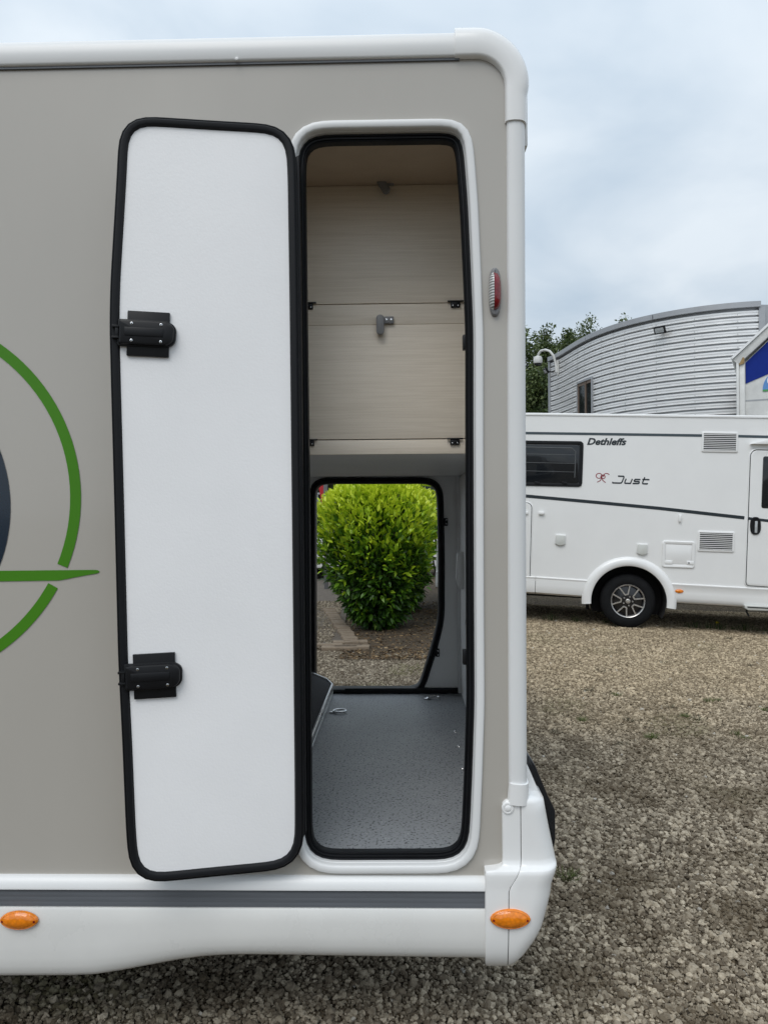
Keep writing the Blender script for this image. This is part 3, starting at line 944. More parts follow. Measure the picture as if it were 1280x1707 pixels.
bz = [1632, 1631.5, 1631, 1629.5, 1623, 1615, 1607, 1601.5, 1599, 1598.5, 1599, 1600, 1602, 1604]
cols = []
for px_, pz_ in zip(np.interp(np.linspace(0, 1, 60), np.linspace(0, 1, len(bx)), bx), [0] * 60):
    cols.append((px_, float(np.interp(px_, bx, bz))))
v, f = [], []
for px_, pz_ in cols:
    x, zb_ = UA(px_, pz_, -0.012)
    x = UA(px_, 1540, -0.02)[0]
    x = min(x, xe)
    up = float(np.interp(pz_, [1600, 1631], [1, 0]))
    H = zs2 - zb_
    for t_, y_ in ((0.0, 0.004), (0.0, -0.0215), (0.03, -0.024), (0.25, -0.0265), (0.5, -0.0275), (0.68, -0.0265 + 0.002 * up), (0.8, -0.0235 + 0.004 * up), (0.9, -0.018 + 0.007 * up), (0.96, -0.010 + 0.01 * up), (1.0, 0.004 + 0.012 * up), (1.0, 0.05)):
        v.append((x, y_, zs2 - H * t_))
kk = 11
for i in range(len(cols) - 1):
    for j in range(kk - 1):
        f.append((i * kk + j, (i + 1) * kk + j, (i + 1) * kk + j + 1, i * kk + j + 1))
obj('side_apron', fix_normals(mesh('side_apron', v, f), 0, smooth=50), 'white_skirt', A)

# --- rear bumper corner: a side cap and the wrap-round bumper, parted by a seam
LV = [  # photo row, left edge, seam, right edge, front offset
    (1329, 856, 867.5, 880, -0.004), (1332, 850, 867.5, 887, -0.010), (1336, 842, 867.5, 898, -0.0135), (1341, 838, 867.6, 906, -0.015),
    (1360, 837.2, 867.8, 909.5, -0.015), (1385, 837.4, 868, 914, -0.015), (1414, 837.8, 868.2, 920, -0.0155), (1432, 838, 868.4, 924, -0.016),
    (1441, 837.5, 868, 925.5, -0.018), (1446, 834, 867.5, 926, -0.024), (1450, 826, 866.5, 926, -0.031), (1452.5, 811, 865.5, 925.8, -0.034),
    (1454, 809.2, 865, 925.6, -0.0355), (1461, 809, 862, 924.5, -0.037), (1470, 809, 857, 921.5, -0.037), (1479, 809, 851, 918.5, -0.0365),
    (1486, 809, 848.3, 916.8, -0.0365), (1500, 809, 848, 915, -0.0375), (1518, 809, 848, 911, -0.038), (1543, 809, 848, 904.7, -0.038),
    (1555, 809, 847.6, 901.5, -0.0375), (1567, 809, 847.5, 896.5, -0.036), (1578, 809, 847.2, 890.5, -0.0335), (1588, 809, 847, 883, -0.030), (1596, 809, 846.7, 875, -0.025), (1602, 809, 846.5, 867, -0.018), (1607, 809, 846.3, 858.5, -0.008), (1610, 809, 846, 850, 0.010)]
def arc(cx_, cy_, r_, a0, a1, n_):
    return [(cx_ + r_ * math.cos(R(a)), cy_ + r_ * math.sin(R(a))) for a in np.linspace(a0, a1, n_)]
secL, secR, secB = [], [], []
for py_, pl, ps_, pr, yf in LV:
    xl, z_ = UA(pl, py_, yf); xs_ = UA(ps_, py_, yf)[0]; xr_ = UA(pr, py_, 0.03)[0]
    s = [(xl, 0.006), (xl, yf + 0.004), (xl + 0.0012, yf + 0.0012), (xl + 0.004, yf)]
    s += [(xl + 0.004 + (xs_ - 0.0016 - xl - 0.004) * t_, yf) for t_ in (0.3, 0.6, 0.9)]
    s += [(xs_ - 0.0012, yf + 0.0006), (xs_ - 0.0007, yf + 0.006)]
    secL.append([(a, c, z_) for a, c in s])
    rr = max(0.002, min(0.055, (xr_ - xs_) * 0.8))
    s = [(xs_ + 0.0007, yf + 0.006), (xs_ + 0.0012, yf + 0.0006), (xs_ + 0.003, yf)]
    xm_ = xr_ - rr
    s += [(xs_ + 0.003 + (xm_ - xs_ - 0.003) * t_, yf) for t_ in (0.35, 0.7)]
    s += arc(xm_, yf + rr, rr, -90, 0, 9)
    s += [(xr_, 0.25), (xr_ + 0.012, 0.6), (xr_ + 0.02, 1.0), (xr_, 1.95)]
    secR.append([(a, c, z_) for a, c in s])
    secB.append([(a, yf + 0.006, z_) for a in (xs_ - 0.01, xs_ + 0.01)])
def grid(name, secs, material, parent, smooth=32):
    k = len(secs[0]); v = [p for s in secs for p in s]
    f = [(i * k + j, (i + 1) * k + j, (i + 1) * k + j + 1, i * k + j + 1) for i in range(len(secs) - 1) for j in range(k - 1)]
    return obj(name, fix_normals(mesh(name, v, f), 0, smooth=smooth), material, parent)
grid('bumper_side_cap', secL, 'white', A, 50)
bump_ = grid('rear_bumper', secR, 'white', A, 60)
grid('bumper_seam_backing', secB, 'dark', bump_)
xq, zq = UA(846, 1347, -0.015)
lathe('bumper_screw_cap', [(0.0, -0.0055), (0.006, -0.005), (0.0085, -0.0035), (0.009, -0.0015), (0.011, -0.0035), (0.0145, -0.003), (0.0165, 0.001)], (xq, -0.0155, zq), 'white', A, seg=26)
# white lamp housing rising behind the rail, and the smoked tail lamp on the rear
hp = [on_plane(MA, a, c, 0.06) for a, c in ((866, 1262), (878, 1274), (884, 1287), (907, 1340), (914, 1385), (920, 1414), (880, 1416), (866, 1400))]
prism('lamp_housing', hp, 0.06, 0.30, 'white', A, bev=0.006)
tl = [on_plane(MA, a, c, 0.12) for a, c in ((876, 1256), (882, 1260), (892, 1276), (914, 1328), (922, 1343), (925.5, 1352), (926, 1398), (923, 1418), (910, 1420), (890, 1350))]
prism('tail_lamp', tl, 0.12, 0.42, 'glass_dark', A, bev=0.006, label='smoked black tail lamp on the rear corner')

# --- lamps
def marker(px_, py_, w, h, y, parent, frame=MA, name='side_marker_lamp'):
    x, z = on_plane(frame, px_, py_, y)
    sc = 1
    v, f = [], []
    rings = [(1.0, 0.0), (1.0, -0.005), (0.96, -0.0075), (0.9, -0.009), (0.86, -0.0085), (0.7, -0.0125), (0.4, -0.0155), (0.15, -0.0165)]
    seg = 44
    for q, d in rings:
        for s in range(seg):
            a = 2 * math.pi * s / seg
            ca, sa = math.cos(a), math.sin(a)
            # pointed oval
            v.append((x + q * w / 2 * ca, y + d * min(1, w / 0.1), z + q * h / 2 * math.copysign(abs(sa) ** 1.12, sa)))
    for i in range(len(rings) - 1):
        for s in range(seg):
            s2 = (s + 1) % seg
            f.append((i * seg + s, i * seg + s2, (i + 1) * seg + s2, (i + 1) * seg + s))
    f.append(tuple(range((len(rings) - 1) * seg, len(rings) * seg)))
    me = fix_normals(mesh(name, v, f), 0, smooth=30)
    o = obj(name, me, 'amber', parent)
    return o, x, z
mk, mx_, mz_ = marker(850, 1531, 0.104, 0.051, -0.0375, A)
for s in (-1, 1):
    lathe('lens_screw', [(0, -0.0105), (0.0028, -0.0105), (0.003, -0.007)], (mx_ + s * 0.043, -0.0375, mz_ - 0.001), 'red_lens', mk, seg=12)
mk, mx_, mz_ = marker(33.5, 1533, 0.102, 0.049, -0.0275, A)
for s in (-1, 1):
    lathe('lens_screw', [(0, -0.0105), (0.0028, -0.0105), (0.003, -0.007)], (mx_ + s * 0.042, -0.0275, mz_ - 0.001), 'red_lens', mk, seg=12)

# contour lamp: grey base, clear ribbed half and red half
xc, zc_ = UA(825, 486, -0.01)
def oval(cx_, cz_, w, h, p=2.6, n_=40):
    return [(cx_ + w / 2 * math.copysign(abs(math.cos(t)) ** (2 / p), math.cos(t)), cz_ + h / 2 * math.copysign(abs(math.sin(t)) ** (2 / p), math.sin(t))) for t in np.linspace(0, 2 * math.pi, n_, endpoint=False)]
bs = loft('contour_lamp', np.array(oval(xc, zc_, 0.032, 0.128)), [(0, 0.0), (0, -0.006), (0.002, -0.012), (0.004, -0.0135), (0.010, -0.0135)], 'grey_latch', A, cap1=True)
def half_lens(name, sgn, material, xc, rw):
    v, f = [], []
    H = 0.052
    nz_, na = 17, 9
    for i in range(nz_):
        t_ = -1 + 2 * i / (nz_ - 1)
        wz = math.sqrt(max(0, 1 - abs(t_) ** 3.2))
        for j in range(na):
            a = R(90) * j / (na - 1)
            v.append((xc + sgn * (0.0004 + rw * wz * math.sin(a)), -0.006 - 0.026 * max(0.1, wz) * math.cos(a) ** 0.8, zc_ + H * t_))
    for i in range(nz_ - 1):
        for j in range(na - 1):
            f.append((i * na + j, i * na + j + 1, (i + 1) * na + j + 1, (i + 1) * na + j))
    obj(name, fix_normals(mesh(name, v, f), 0, smooth=50), material, bs)
half_lens('clear_lens', -1, 'clear_lens', xc - 0.0042, 0.0113); half_lens('red_lens', 1, 'red_lens', xc - 0.0042, 0.0197)

# --- graphics on the side: broken green ring, pointed green bar, dark blue disc
def px_poly(name, pts, material, y=-0.0018, parent=wall):
    p = [UA(a, c, y) for a, c in pts]
    tri = tessellate_polygon([[Vector((a, c, 0)) for a, c in p]])
    me = mesh(name, [(a, y, c) for a, c in p], [tuple(t) for t in tri])
    return obj(name, fix_normals(me, 0, smooth=None), material, parent)
def ring_band(name, a0, a1):
    cx_, cy_, ro, ri = -177, 830, 312.5, 294.5
    v, f = [], []
    an = np.linspace(a0, a1, 70)
    for a in an:
        for r_ in (ro, ri):
            x, z = UA(cx_ + r_ * math.cos(a), cy_ + r_ * math.sin(a), -0.0018)
            v.append((x, -0.0018, z))
    f = [(2 * i, 2 * i + 1, 2 * i + 3, 2 * i + 2) for i in range(len(an) - 1)]
    obj(name, mesh(name, v, f), 'green', wall)
ring_band('green_ring_graphic', math.asin((943 - 830) / 303), -math.pi - math.asin(113 / 303))
ring_band('green_ring_graphic', math.asin((976 - 830) / 303), math.pi - math.asin(146 / 303))
px_poly('green_bar_graphic', [(-420, 953), (0, 951.5), (150, 950), (160, 950), (164, 950.6), (166.3, 952.4), (165, 954.6), (160, 956.2), (130, 961.5), (104, 966.8), (98, 967.6), (0, 969.2), (-420, 971)], 'green')
px_poly('blue_disc_graphic', [(-177 + 195 * math.cos(t), 846 + 231 * math.sin(t)) for t in np.linspace(math.asin(97 / 231), -math.pi - math.asin(97 / 231), 70)], 'navy')

# --- the open locker door
xh = UA(500, 850, -0.04)[0]
MD_l = Matrix.Translation((xh, -0.040, 0)) @ Matrix.Rotation(R(8.2), 4, 'Z')
MD = MA @ MD_l
def UD(px_, py_, y=0.0):
    return on_plane(MD, px_, py_, y)
d_px = [(199, 190.5), (340, 199.5), (492, 208.5), (495.5, 300), (498.5, 500), (503, 900), (507, 1300), (507.5, 1447), (360, 1461.5), (217, 1476), (210, 1385), (204, 1240), (197, 1100), (190, 820), (185, 640), (182.5, 540), (184, 470), (190, 370), (195, 285)]
d_r = [42, 0, 58, 600, 900, 0, 900, 52, 0, 52, 500, 900, 0, 900, 900, 600, 600, 900, 500]
DOOR = smooth_closed(np.array([UD(*q) for q in resample(fillet(d_px, d_r, 10), 180)]), 2)
door = loft('locker_door', DOOR, [(0.020, 0.0025), (0.010, 0.003), (0.004, 0.004), (0.004, 0.026), (0.010, 0.029)], 'door_liner', A, cap0=True, cap1=True, label='white inner face of the open locker door with two black latches')
door.matrix_local = MD_l
loft('door_seal', DOOR, [(0.0035, 0.0255), (0.0, 0.024), (0.0, 0.002), (0.001, -0.001), (0.0035, -0.0025), (0.0042, -0.0005), (0.0054, -0.0005), (0.0062, -0.0040), (0.009, -0.0062), (0.017, -0.0062), (0.0205, -0.0045), (0.0235, 0.0002), (0.0245, 0.0024)], 'rubber', door, smooth=28)
def door_latch(px_, py_, tilt):
    x, z = UD(px_, py_)
    ps = []
    ca, sa = math.cos(tilt), math.sin(tilt)
    def add(pts, y0, y1, bev, mi):
        n_ = len(pts)
        v = [(a, y0, c) for a, c in pts] + [(a, y1, c) for a, c in pts]
        f = [tuple(range(n_)), tuple(range(n_, 2 * n_))] + [(i, (i + 1) % n_, n_ + (i + 1) % n_, n_ + i) for i in range(n_)]
        me = fix_normals(mesh('t', v, f), bev)
        vv, ff = data_of(me)
        vv = [Vector((x + p.x * ca - p.z * sa, p.y, z + p.x * sa + p.z * ca)) for p in vv]
        ps.append((vv, ff, mi))
    add([(-0.052, -0.057), (0.052, -0.057), (0.052, 0.057), (-0.052, 0.057)], -0.006, 0.002, 0.0015, 0)
    body = fillet([(-0.070, -0.031), (0.044, -0.031), (0.064, -0.020), (0.066, 0.020), (0.044, 0.031), (-0.070, 0.031)], [0.006, 0.03, 0.03, 0.03, 0.03, 0.006], 6)
    add(body, -0.0205, 0.001, 0.006, 0)
    rim = fillet([(-0.074, -0.034), (0.046, -0.034), (0.068, -0.022), (0.070, 0.022), (0.046, 0.034), (-0.074, 0.034)], [0.004, 0.03, 0.03, 0.03, 0.03, 0.004], 6)
    add(rim, -0.0095, 0.001, 0.001, 0)
    add([(-0.056, -0.010), (0.040, -0.010), (0.040, 0.012), (-0.056, 0.012)], -0.0225, -0.015, 0.0022, 0)
    add([(-0.088, -0.017), (-0.070, -0.017), (-0.070, -0.011), (-0.088, -0.011)], -0.015, -0.006, 0.001, 0)
    add([(-0.088, 0.011), (-0.070, 0.011), (-0.070, 0.017), (-0.088, 0.017)], -0.015, -0.006, 0.001, 0)
    add([(-0.080, -0.015), (-0.072, -0.015), (-0.072, 0.015), (-0.080, 0.015)], -0.013, -0.005, 0.001, 0)
    for a, c in ((-0.038, 0.0215), (0.034, 0.0215), (-0.038, -0.0215), (0.034, -0.0215)):
        add([(a + 0.0036 * math.cos(t), c + 0.0036 * math.sin(t)) for t in np.linspace(0, 2 * math.pi, 12, endpoint=False)], -0.0216, -0.019, 0.0004, 1)
        add([(a + 0.0018 * math.cos(t), c + 0.0018 * math.sin(t)) for t in np.linspace(0, 2 * math.pi, 6, endpoint=False)], -0.0220, -0.0213, 0, 0)
    joined('door_latch', ps, ['black_plastic', 'steel'], door)
door_latch(248, 557.5, R(-2.0)); door_latch(258.5, 1126, R(1.6))
# full-length black hinge strip between door and opening
hpx = [(489, 268), (500, 262), (502.5, 400), (505, 700), (508, 1000), (511, 1385), (504, 1398), (497, 1380), (492, 800)]
prism('door_hinge', [UA(a, c, -0.014) for a, c in hpx], -0.030, -0.006, 'rubber', A, bev=0.003)

# ================================================================== wheels
def build_wheel(parent, cx_, cy_, cz_, rad, width, detail=True, name='wheel'):
    """outer face towards -y at cy_"""
    w = width
    prof = [(rad * 0.60, 0.012), (rad * 0.64, 0.002), (rad * 0.72, -0.004), (rad * 0.82, -0.002), (rad * 0.90, 0.008), (rad * 0.96, 0.022), (rad * 0.99, 0.04), (rad, 0.06),
            (rad, w - 0.06), (rad * 0.97, w - 0.02), (rad * 0.8, w), (rad * 0.6, w - 0.01)]
    t = lathe(name, prof, (cx_, cy_, cz_), 'tyre', parent, seg=56)
    rr = rad * 0.625
    lathe('rim_barrel', [(0.0, 0.030), (rr * 0.35, 0.030), (rr * 0.6, 0.036), (rr * 0.86, 0.05), (rr * 0.93, 0.03), (rr * 0.985, 0.012), (rr * 0.985, 0.06)], (cx_, cy_, cz_), 'rim_black', t, seg=48)
    if not detail:
        return t
    lathe('rim_edge', [(rr * 0.90, 0.016), (rr * 0.925, 0.004), (rr * 0.965, -0.001), (rr * 0.985, 0.003), (rr * 1.0, 0.014)], (cx_, cy_, cz_), 'rim_silver', t, seg=56)
    for k in range(5):
        a0 = R(90 + 14 + 72 * k)
        pts = []
        for da, q in ((-19, 0.93), (-15, 0.52), (-13, 0.40), (13, 0.40), (15, 0.52), (19, 0.93)):
            a = a0 + R(da)
            pts.append((cx_ + rr * q * math.cos(a), cz_ + rr * q * math.sin(a)))
        pts = [tuple(p) for p in resample(pts, 26, closed=False)]
        v, f = ribbon(pts, 0.0165, cy_ + 0.006)
        nn = len(v)
        v2 = v + [(a, b_ + 0.022, c) for a, b_, c in v]
        f2 = list(f) + [tuple(nn + i for i in reversed(q)) for q in f]
        h = nn // 2
        for base in (0, h):
            for i in range(h - 1):
                f2.append((base + i, base + i + 1, nn + base + i + 1, nn + base + i))
        obj('rim_spoke', fix_normals(mesh('rim_spoke', v2, f2), 0), 'rim_silver', t)
    lathe('hub_cap', [(0, 0.004), (0.016, 0.003), (0.024, 0.004), (0.026, 0.006), (0.030, 0.006), (0.033, 0.012), (0.033, 0.035)], (cx_, cy_, cz_), 'rim_silver', t, seg=24)
    for k in range(5):
        a = R(90 + 50 + 72 * k)
        lathe('wheel_nut', [(0, 0.010), (0.008, 0.010), (0.011, 0.014), (0.011, 0.034)], (cx_ + rr * 0.27 * math.cos(a), cy_, cz_ + rr * 0.27 * math.sin(a)), 'rim_silver', t, seg=10)
    return t
for xx, yy_ in ((-2.35, 0.12), (-2.35, 1.62)):
    build_wheel(A, xx, yy_, 0.355, 0.355, 0.24, False)

# ================================================================== the motorhome across the yard
Bm = empty('motorhome', MB, 'all-white motorhome with black side stripes parked across the gravel yard', 'motorhome')
def zB(px_, py_): return UB(px_, py_)[1]
wx, wz = UB(1047, 1003)
ztopB = UB(1047, 690)[1]
zskB = UB(1180, 1004)[1]
XB0, XB1 = -2.55, 3.6
RA = 0.475
# side wall with the wheel arch cut out, running the full width of the body
def arch(cx_, cz_, r_, zlow, n_=24):
    a0 = math.asin(max(-1, min(1, (zlow - cz_) / r_)))
    return [(cx_ + r_ * math.cos(a), cz_ + r_ * math.sin(a)) for a in np.linspace(a0, math.pi - a0, n_)]
zled = UB(930, 964)[1]
prof = [(XB0, zled - 0.05)] + list(reversed(arch(wx, wz, RA, zled - 0.05))) + [(XB1, zled - 0.05), (XB1, ztopB - 0.03), (XB0, ztopB - 0.03)]
body = prism('body_shell', prof, 0.0, 2.28, 'white', Bm)
# roof with a rounded edge
extrude_x('roof', [(0.0, ztopB - 0.032), (-0.012, ztopB - 0.032), (-0.012, ztopB - 0.012), (-0.004, ztopB - 0.002), (0.03, ztopB + 0.004), (0.3, ztopB + 0.02), (1.98, ztopB + 0.02), (2.25, ztopB + 0.004), (2.285, ztopB - 0.002), (2.292, ztopB - 0.032), (2.28, ztopB - 0.032)], XB0, XB1, 'white', Bm)
# cab front, outside the picture but part of the vehicle
cabp = fillet([(XB1, 0.42), (5.25, 0.38), (5.35, 0.75), (5.2, 1.12), (4.55, 1.28), (3.95, 2.05), (XB1, 2.30)], [0.02, 0.1, 0.2, 0.2, 0.1, 0.1, 0.02], 5)
cab = prism('cab', cabp, 0.12, 2.16, 'white', Bm, bev=0.03)
prism('cab_side_window', fillet([(3.72, 1.25), (4.35, 1.25), (3.92, 1.92), (3.72, 1.95)], 0.05, 5), 0.112, 0.13, 'glass_dark', cab)
for xx, dd in ((wx, True), (wx, False), (4.5, True), (4.5, False)):
    w_ = build_wheel(Bm, xx, 0.055 if dd else 1.96, wz - 0.0, 0.355, 0.23, dd)
# wheel well liner
v, f = [], []
for i, a in enumerate(np.linspace(R(-25), R(205), 26)):
    for y_ in (0.012, 0.42):
        v.append((wx + (RA - 0.004) * math.cos(a), y_, wz + (RA - 0.004) * math.sin(a)))
f = [(2 * i, 2 * i + 1, 2 * i + 3, 2 * i + 2) for i in range(25)]
f.append(tuple(range(1, 52, 2)))
obj('wheel_well', mesh('wheel_well', v, f), 'dark', Bm)
# chassis underneath
box('underbody', XB0 + 0.05, wx - 0.5, 0.10, 2.2, 0.36, zled + 0.1, 'dark', Bm)
box('underbody', wx + 0.5, XB1, 0.10, 2.2, 0.36, zled + 0.1, 'dark', Bm)
box('underbody', wx - 0.499, wx + 0.499, 0.43, 1.87, 0.33, zled + 0.1, 'dark', Bm)
box('rear_axle', wx - 0.06, wx + 0.06, 0.15, 2.1, 0.29, 0.41, 'dark', Bm)
tube('support_leg', [(UB(981, 1004)[0], 0.25, 0.5), (UB(980, 1004)[0], 0.25, 0.30), (UB(981, 1018)[0], 0.25, 0.2)], 0.022, 'dark', Bm)
tube('support_leg', [(UB(981, 1004)[0], 2.0, 0.5), (UB(980, 1004)[0], 2.0, 0.30), (UB(981, 1018)[0], 2.0, 0.2)], 0.022, 'dark', Bm)

# skirt panels with a ledge on top and a turned-in bottom
def skirt(name, xa_, xb_, zt_a, zb_a, zt_b, zb_b):
    sec = []
    for i in range(2):
        x_ = (xa_, xb_)[i]; zt_ = (zt_a, zt_b)[i]; zb_ = (zb_a, zb_b)[i]; H = zt_ - zb_
        sec.append([(x_, 0.004, zt_), (x_, -0.010, zt_), (x_, -0.016, zt_ - 0.008), (x_, -0.016, zt_ - 0.022), (x_, -0.012, zt_ - 0.028), (x_, -0.014, zt_ - 0.45 * H), (x_, -0.012, zt_ - 0.7 * H), (x_, 0.0, zt_ - 0.88 * H), (x_, 0.03, zt_ - 0.98 * H), (x_, 0.07, zb_)])
    return grid(name, sec, 'white', Bm, 35)
xs1, zl1 = UB(892, 961, -0.014); xs1b, zb1 = UB(892, 991, -0.014)
xs2, zl2 = UB(979, 967, -0.014); _, zb2 = UB(976, 997, -0.014)
skirt('side_skirt', xs1 + 0.006, wx - 0.50, zl1, zb1, zl2, zb2)
skirt('side_skirt', XB0, xs1, zl1 + 0.0, zb1, zl1, zb1)
xs3, zl3 = UB(1112, 972, -0.014); _, zb3 = UB(1120, 1006, -0.014)
xs4, zl4 = UB(1242, 980, -0.014); _, zb4 = UB(1242, 1012, -0.014)
zl4 = zl3 + 0.0
skirt('side_skirt', wx + 0.50, XB1, zl3, zb3, zl3 - 0.01, zb3 - 0.01)
for s_ in (0,):
    box('far_skirt', XB0, wx - 0.5, 2.28, 2.295, zb1, zl1, 'white', Bm)
    box('far_skirt', wx + 0.5, XB1, 2.28, 2.295, zb3, zl3, 'white', Bm)
# wheel arch flare
v, f = [], []
an = np.linspace(R(-6), R(186), 44)
for a in an:
    for r_, y_ in ((0.475, 0.02), (0.475, -0.028), (0.485, -0.036), (0.53, -0.040), (0.565, -0.032), (0.588, -0.014), (0.595, 0.0)):
        zz = wz + r_ * math.sin(a) * (0.985 if math.sin(a) > 0 else 1)
        v.append((wx + r_ * math.cos(a), y_, zz))
f = [(i * 7 + j, (i + 1) * 7 + j, (i + 1) * 7 + j + 1, i * 7 + j + 1) for i in range(len(an) - 1) for j in range(6)]
f += [tuple(range(7)), tuple(range((len(an) - 1) * 7, len(an) * 7))]
obj('wheel_arch', fix_normals(mesh('wheel_arch', v, f), 0, smooth=45), 'white', Bm)
for a_ in (UB(982, 968, -0.03), UB(1108, 972, -0.03)):
    pass

# stripes
def stroke_px(name, pts, w_px, material, parent, y=-0.003):
    p = [UB(a, c, y) for a, c in pts]
    v, f = ribbon(p, w_px * 0.0079, y)
    me = mesh(name, v, f)
    return obj(name, fix_normals(me, 0, smooth=None), material, parent)
stroke_px('roof_stripe', [(700, 719), (873, 721.8), (1000, 723.5), (1170, 726)], 4.2, 'stripe', body)
stroke_px('roof_stripe', [(1229, 727), (1280, 728.3), (1400, 731)], 4.2, 'stripe', body)
stroke_px('side_stripe', [(700, 812), (873, 826.5), (1000, 838), (1100, 847.5), (1240, 863.2)], 5.3, 'ink', body)
xq, zq = UB(873, 725.5)
extrude_x('roof_edge_line', [(0.0, zq + 0.004), (-0.005, zq + 0.003), (-0.006, zq - 0.004), (0.0, zq - 0.006)], XB0, XB1, 'white', Bm)
bpy.data.objects.remove(bpy.data.objects['roof_edge_line'])

def quad_px(pts, y):
    return [UB(a, c, y) for a, c in pts]
# window
wo = np.array(resample(fillet(quad_px([(812, 733.5), (972.5, 735.5), (969.8, 812), (812, 808.5)], 0), 0.045, 6), 90))
wf = loft('window', wo, [(0.0, 0.002), (0.0, -0.006), (0.004, -0.014), (0.03, -0.016), (0.05, -0.013), (0.056, -0.010)], 'black_plastic', Bm)
wi = offset_in(wo, 0.052)
prism('pane', fillet(quad_px([(818.5, 740), (966, 741.8), (963.5, 806), (818.5, 802.8)], -0.0165), 0.03, 5), -0.0165, -0.009, 'glass_dark', wf, bev=0.003)
xw0, xw1 = wi[:, 0].min(), wi[:, 0].max(); zw0, zw1 = wi[:, 1].min(), wi[:, 1].max()
# folded blind and its lines seen through the acrylic, catches along the bottom
v, f = tube_data([(xw0 + 0.05, -0.017, zw0 + 0.08), (xw0 + 0.05, -0.017, zw1 - 0.09), (xw0 + 0.10, -0.017, zw1 - 0.045), (xw1 - 0.10, -0.017, zw1 - 0.045), (xw1 - 0.05, -0.017, zw1 - 0.09), (xw1 - 0.05, -0.017, zw0 + 0.08)], 0.007, 6)
obj('blind_frame', fix_normals(mesh('blind_frame', v, f), 0), 'blind', wf)
for q in (0.30, 0.52, 0.74):
    zz = zw0 + (zw1 - zw0) * q
    box('blind_fold', xw0 + 0.06, xw1 - 0.06, -0.0185, -0.0165, zz - 0.003, zz + 0.003, 'blind', wf)
for px_ in (895, 940):
    x_, z_ = UB(px_, 803.5)
    prism('window_catch', fillet([(x_ - 0.05, z_ + 0.012), (x_ + 0.03, z_ - 0.004), (x_ + 0.045, z_ - 0.03), (x_ - 0.01, z_ - 0.03)], 0.008, 3), -0.032, -0.015, 'black_plastic', wf, bev=0.003)

# ventilation grilles: frame, dark recess, slats
def grille(pts, nsl):
    q = quad_px(pts, -0.004)
    o_ = np.array(resample(fillet(q, 0.012, 4), 64))
    fr_ = loft('vent_grille', o_, [(0, 0.001), (0, -0.010), (0.004, -0.013), (0.022, -0.013), (0.024, -0.003)], 'white', Bm)
    i_ = offset_in(o_, 0.022)
    prism('vent_recess', [tuple(p) for p in i_], -0.0032, 0.002, 'dark', fr_)
    c0, c1, c2, c3 = [Vector(p) for p in q]       # tl tr br bl
    for k in range(nsl):
        t0 = 0.085 + (1 - 0.17) * (k + 0.0) / nsl + 0.035; t1 = t0 + 0.83 / nsl * 0.38
        pts_ = []
        for t_, s_ in ((t0, 0.05), (t0, 0.95), (t1, 0.95), (t1, 0.05)):
            a = c0.lerp(c3, t_); b_ = c1.lerp(c2, t_); pts_.append(tuple(a.lerp(b_, s_)))
        prism('slat', pts_, -0.0105, -0.0045, 'white', fr_)
grille([(1169.5, 719.5), (1229.7, 720.6), (1229, 754.5), (1168.6, 753.4)], 9)
grille([(1163, 884.6), (1224, 886.6), (1222.7, 921), (1161.7, 919)], 9)

# service hatch with frame, two catches and a lock
o_ = np.array(resample(fillet(quad_px([(1103.5, 901), (1158.5, 903), (1157, 947.5), (1102, 945.5)], -0.004), 0.03, 6), 72))
ht = loft('service_hatch', o_, [(0, 0.001), (0, -0.010), (0.008, -0.018), (0.03, -0.018), (0.042, -0.012), (0.044, -0.004)], 'white', Bm)
_hx, _hz = offset_in(o_, 0.05).T
box('hatch_panel', _hx.min() + 0.006, _hx.max() - 0.006, -0.0105, -0.0015, _hz.min() + 0.006, _hz.max() - 0.006, 'white', ht, bev=0.004)
for px_, py_ in ((1114, 937.5), (1150, 938.5)):
    x_, z_ = UB(px_, py_, -0.015)
    box('hatch_catch', x_ - 0.045, x_ + 0.045, -0.022, -0.008, z_ - 0.024, z_ + 0.024, 'white', ht, bev=0.008)
x_, z_ = UB(1147.5, 938.5, -0.02)
lathe('hatch_lock', [(0, -0.003), (0.009, -0.002), (0.010, 0.001)], (x_, -0.0225, z_), 'ink', ht, seg=14)

# small covers and hooks
for px_, py_ in ((933.7, 900.5), (1070, 916)):
    x_, z_ = UB(px_, py_, -0.01)
    cv = prism('socket_cover', fillet([(x_ - 0.062, z_ - 0.055), (x_, z_ - 0.072), (x_ + 0.058, z_ - 0.055), (x_ + 0.062, z_ + 0.066), (x_ - 0.058, z_ + 0.066)], 0.012, 4), -0.030, 0.001, 'cover', Bm, bev=0.006)
    prism('cover_frame', fillet([(x_ - 0.075, z_ - 0.05), (x_ + 0.072, z_ - 0.05), (x_ + 0.072, z_ + 0.078), (x_ - 0.072, z_ + 0.078)], 0.01, 3), -0.010, 0.001, 'white', cv, bev=0.003)
for px_, py_, hw, hh in ((902, 855.5, 0.036, 0.018), (1132.5, 864, 0.015, 0.045), (875, 855, 0.036, 0.018)):
    x_, z_ = UB(px_, py_, -0.01)
    box('door_retainer', x_ - hw, x_ + hw, -0.034, 0.001, z_ - hh, z_ + hh, 'white', Bm, bev=0.006)

# rear locker door
o_ = np.array(resample(fillet(quad_px([(800, 836), (888.5, 836), (884.5, 984), (800, 980)], -0.004), 0.085, 8), 110))
gd = loft('locker_door', o_, [(0.0, 0.001), (0.0, -0.007), (0.012, -0.011), (0.014, -0.004)], 'white', Bm)
loft('door_leaf', offset_in(o_, 0.022), [(0, -0.001), (0, -0.009), (0.004, -0.011), (0.012, -0.011)], 'white', gd, cap1=True)
p_ = offset_in(o_, 0.018)
v, f = ribbon(p_, 0.008, -0.0022, closed=True)
obj('door_gap', mesh('door_gap', v, f), 'ink', gd)

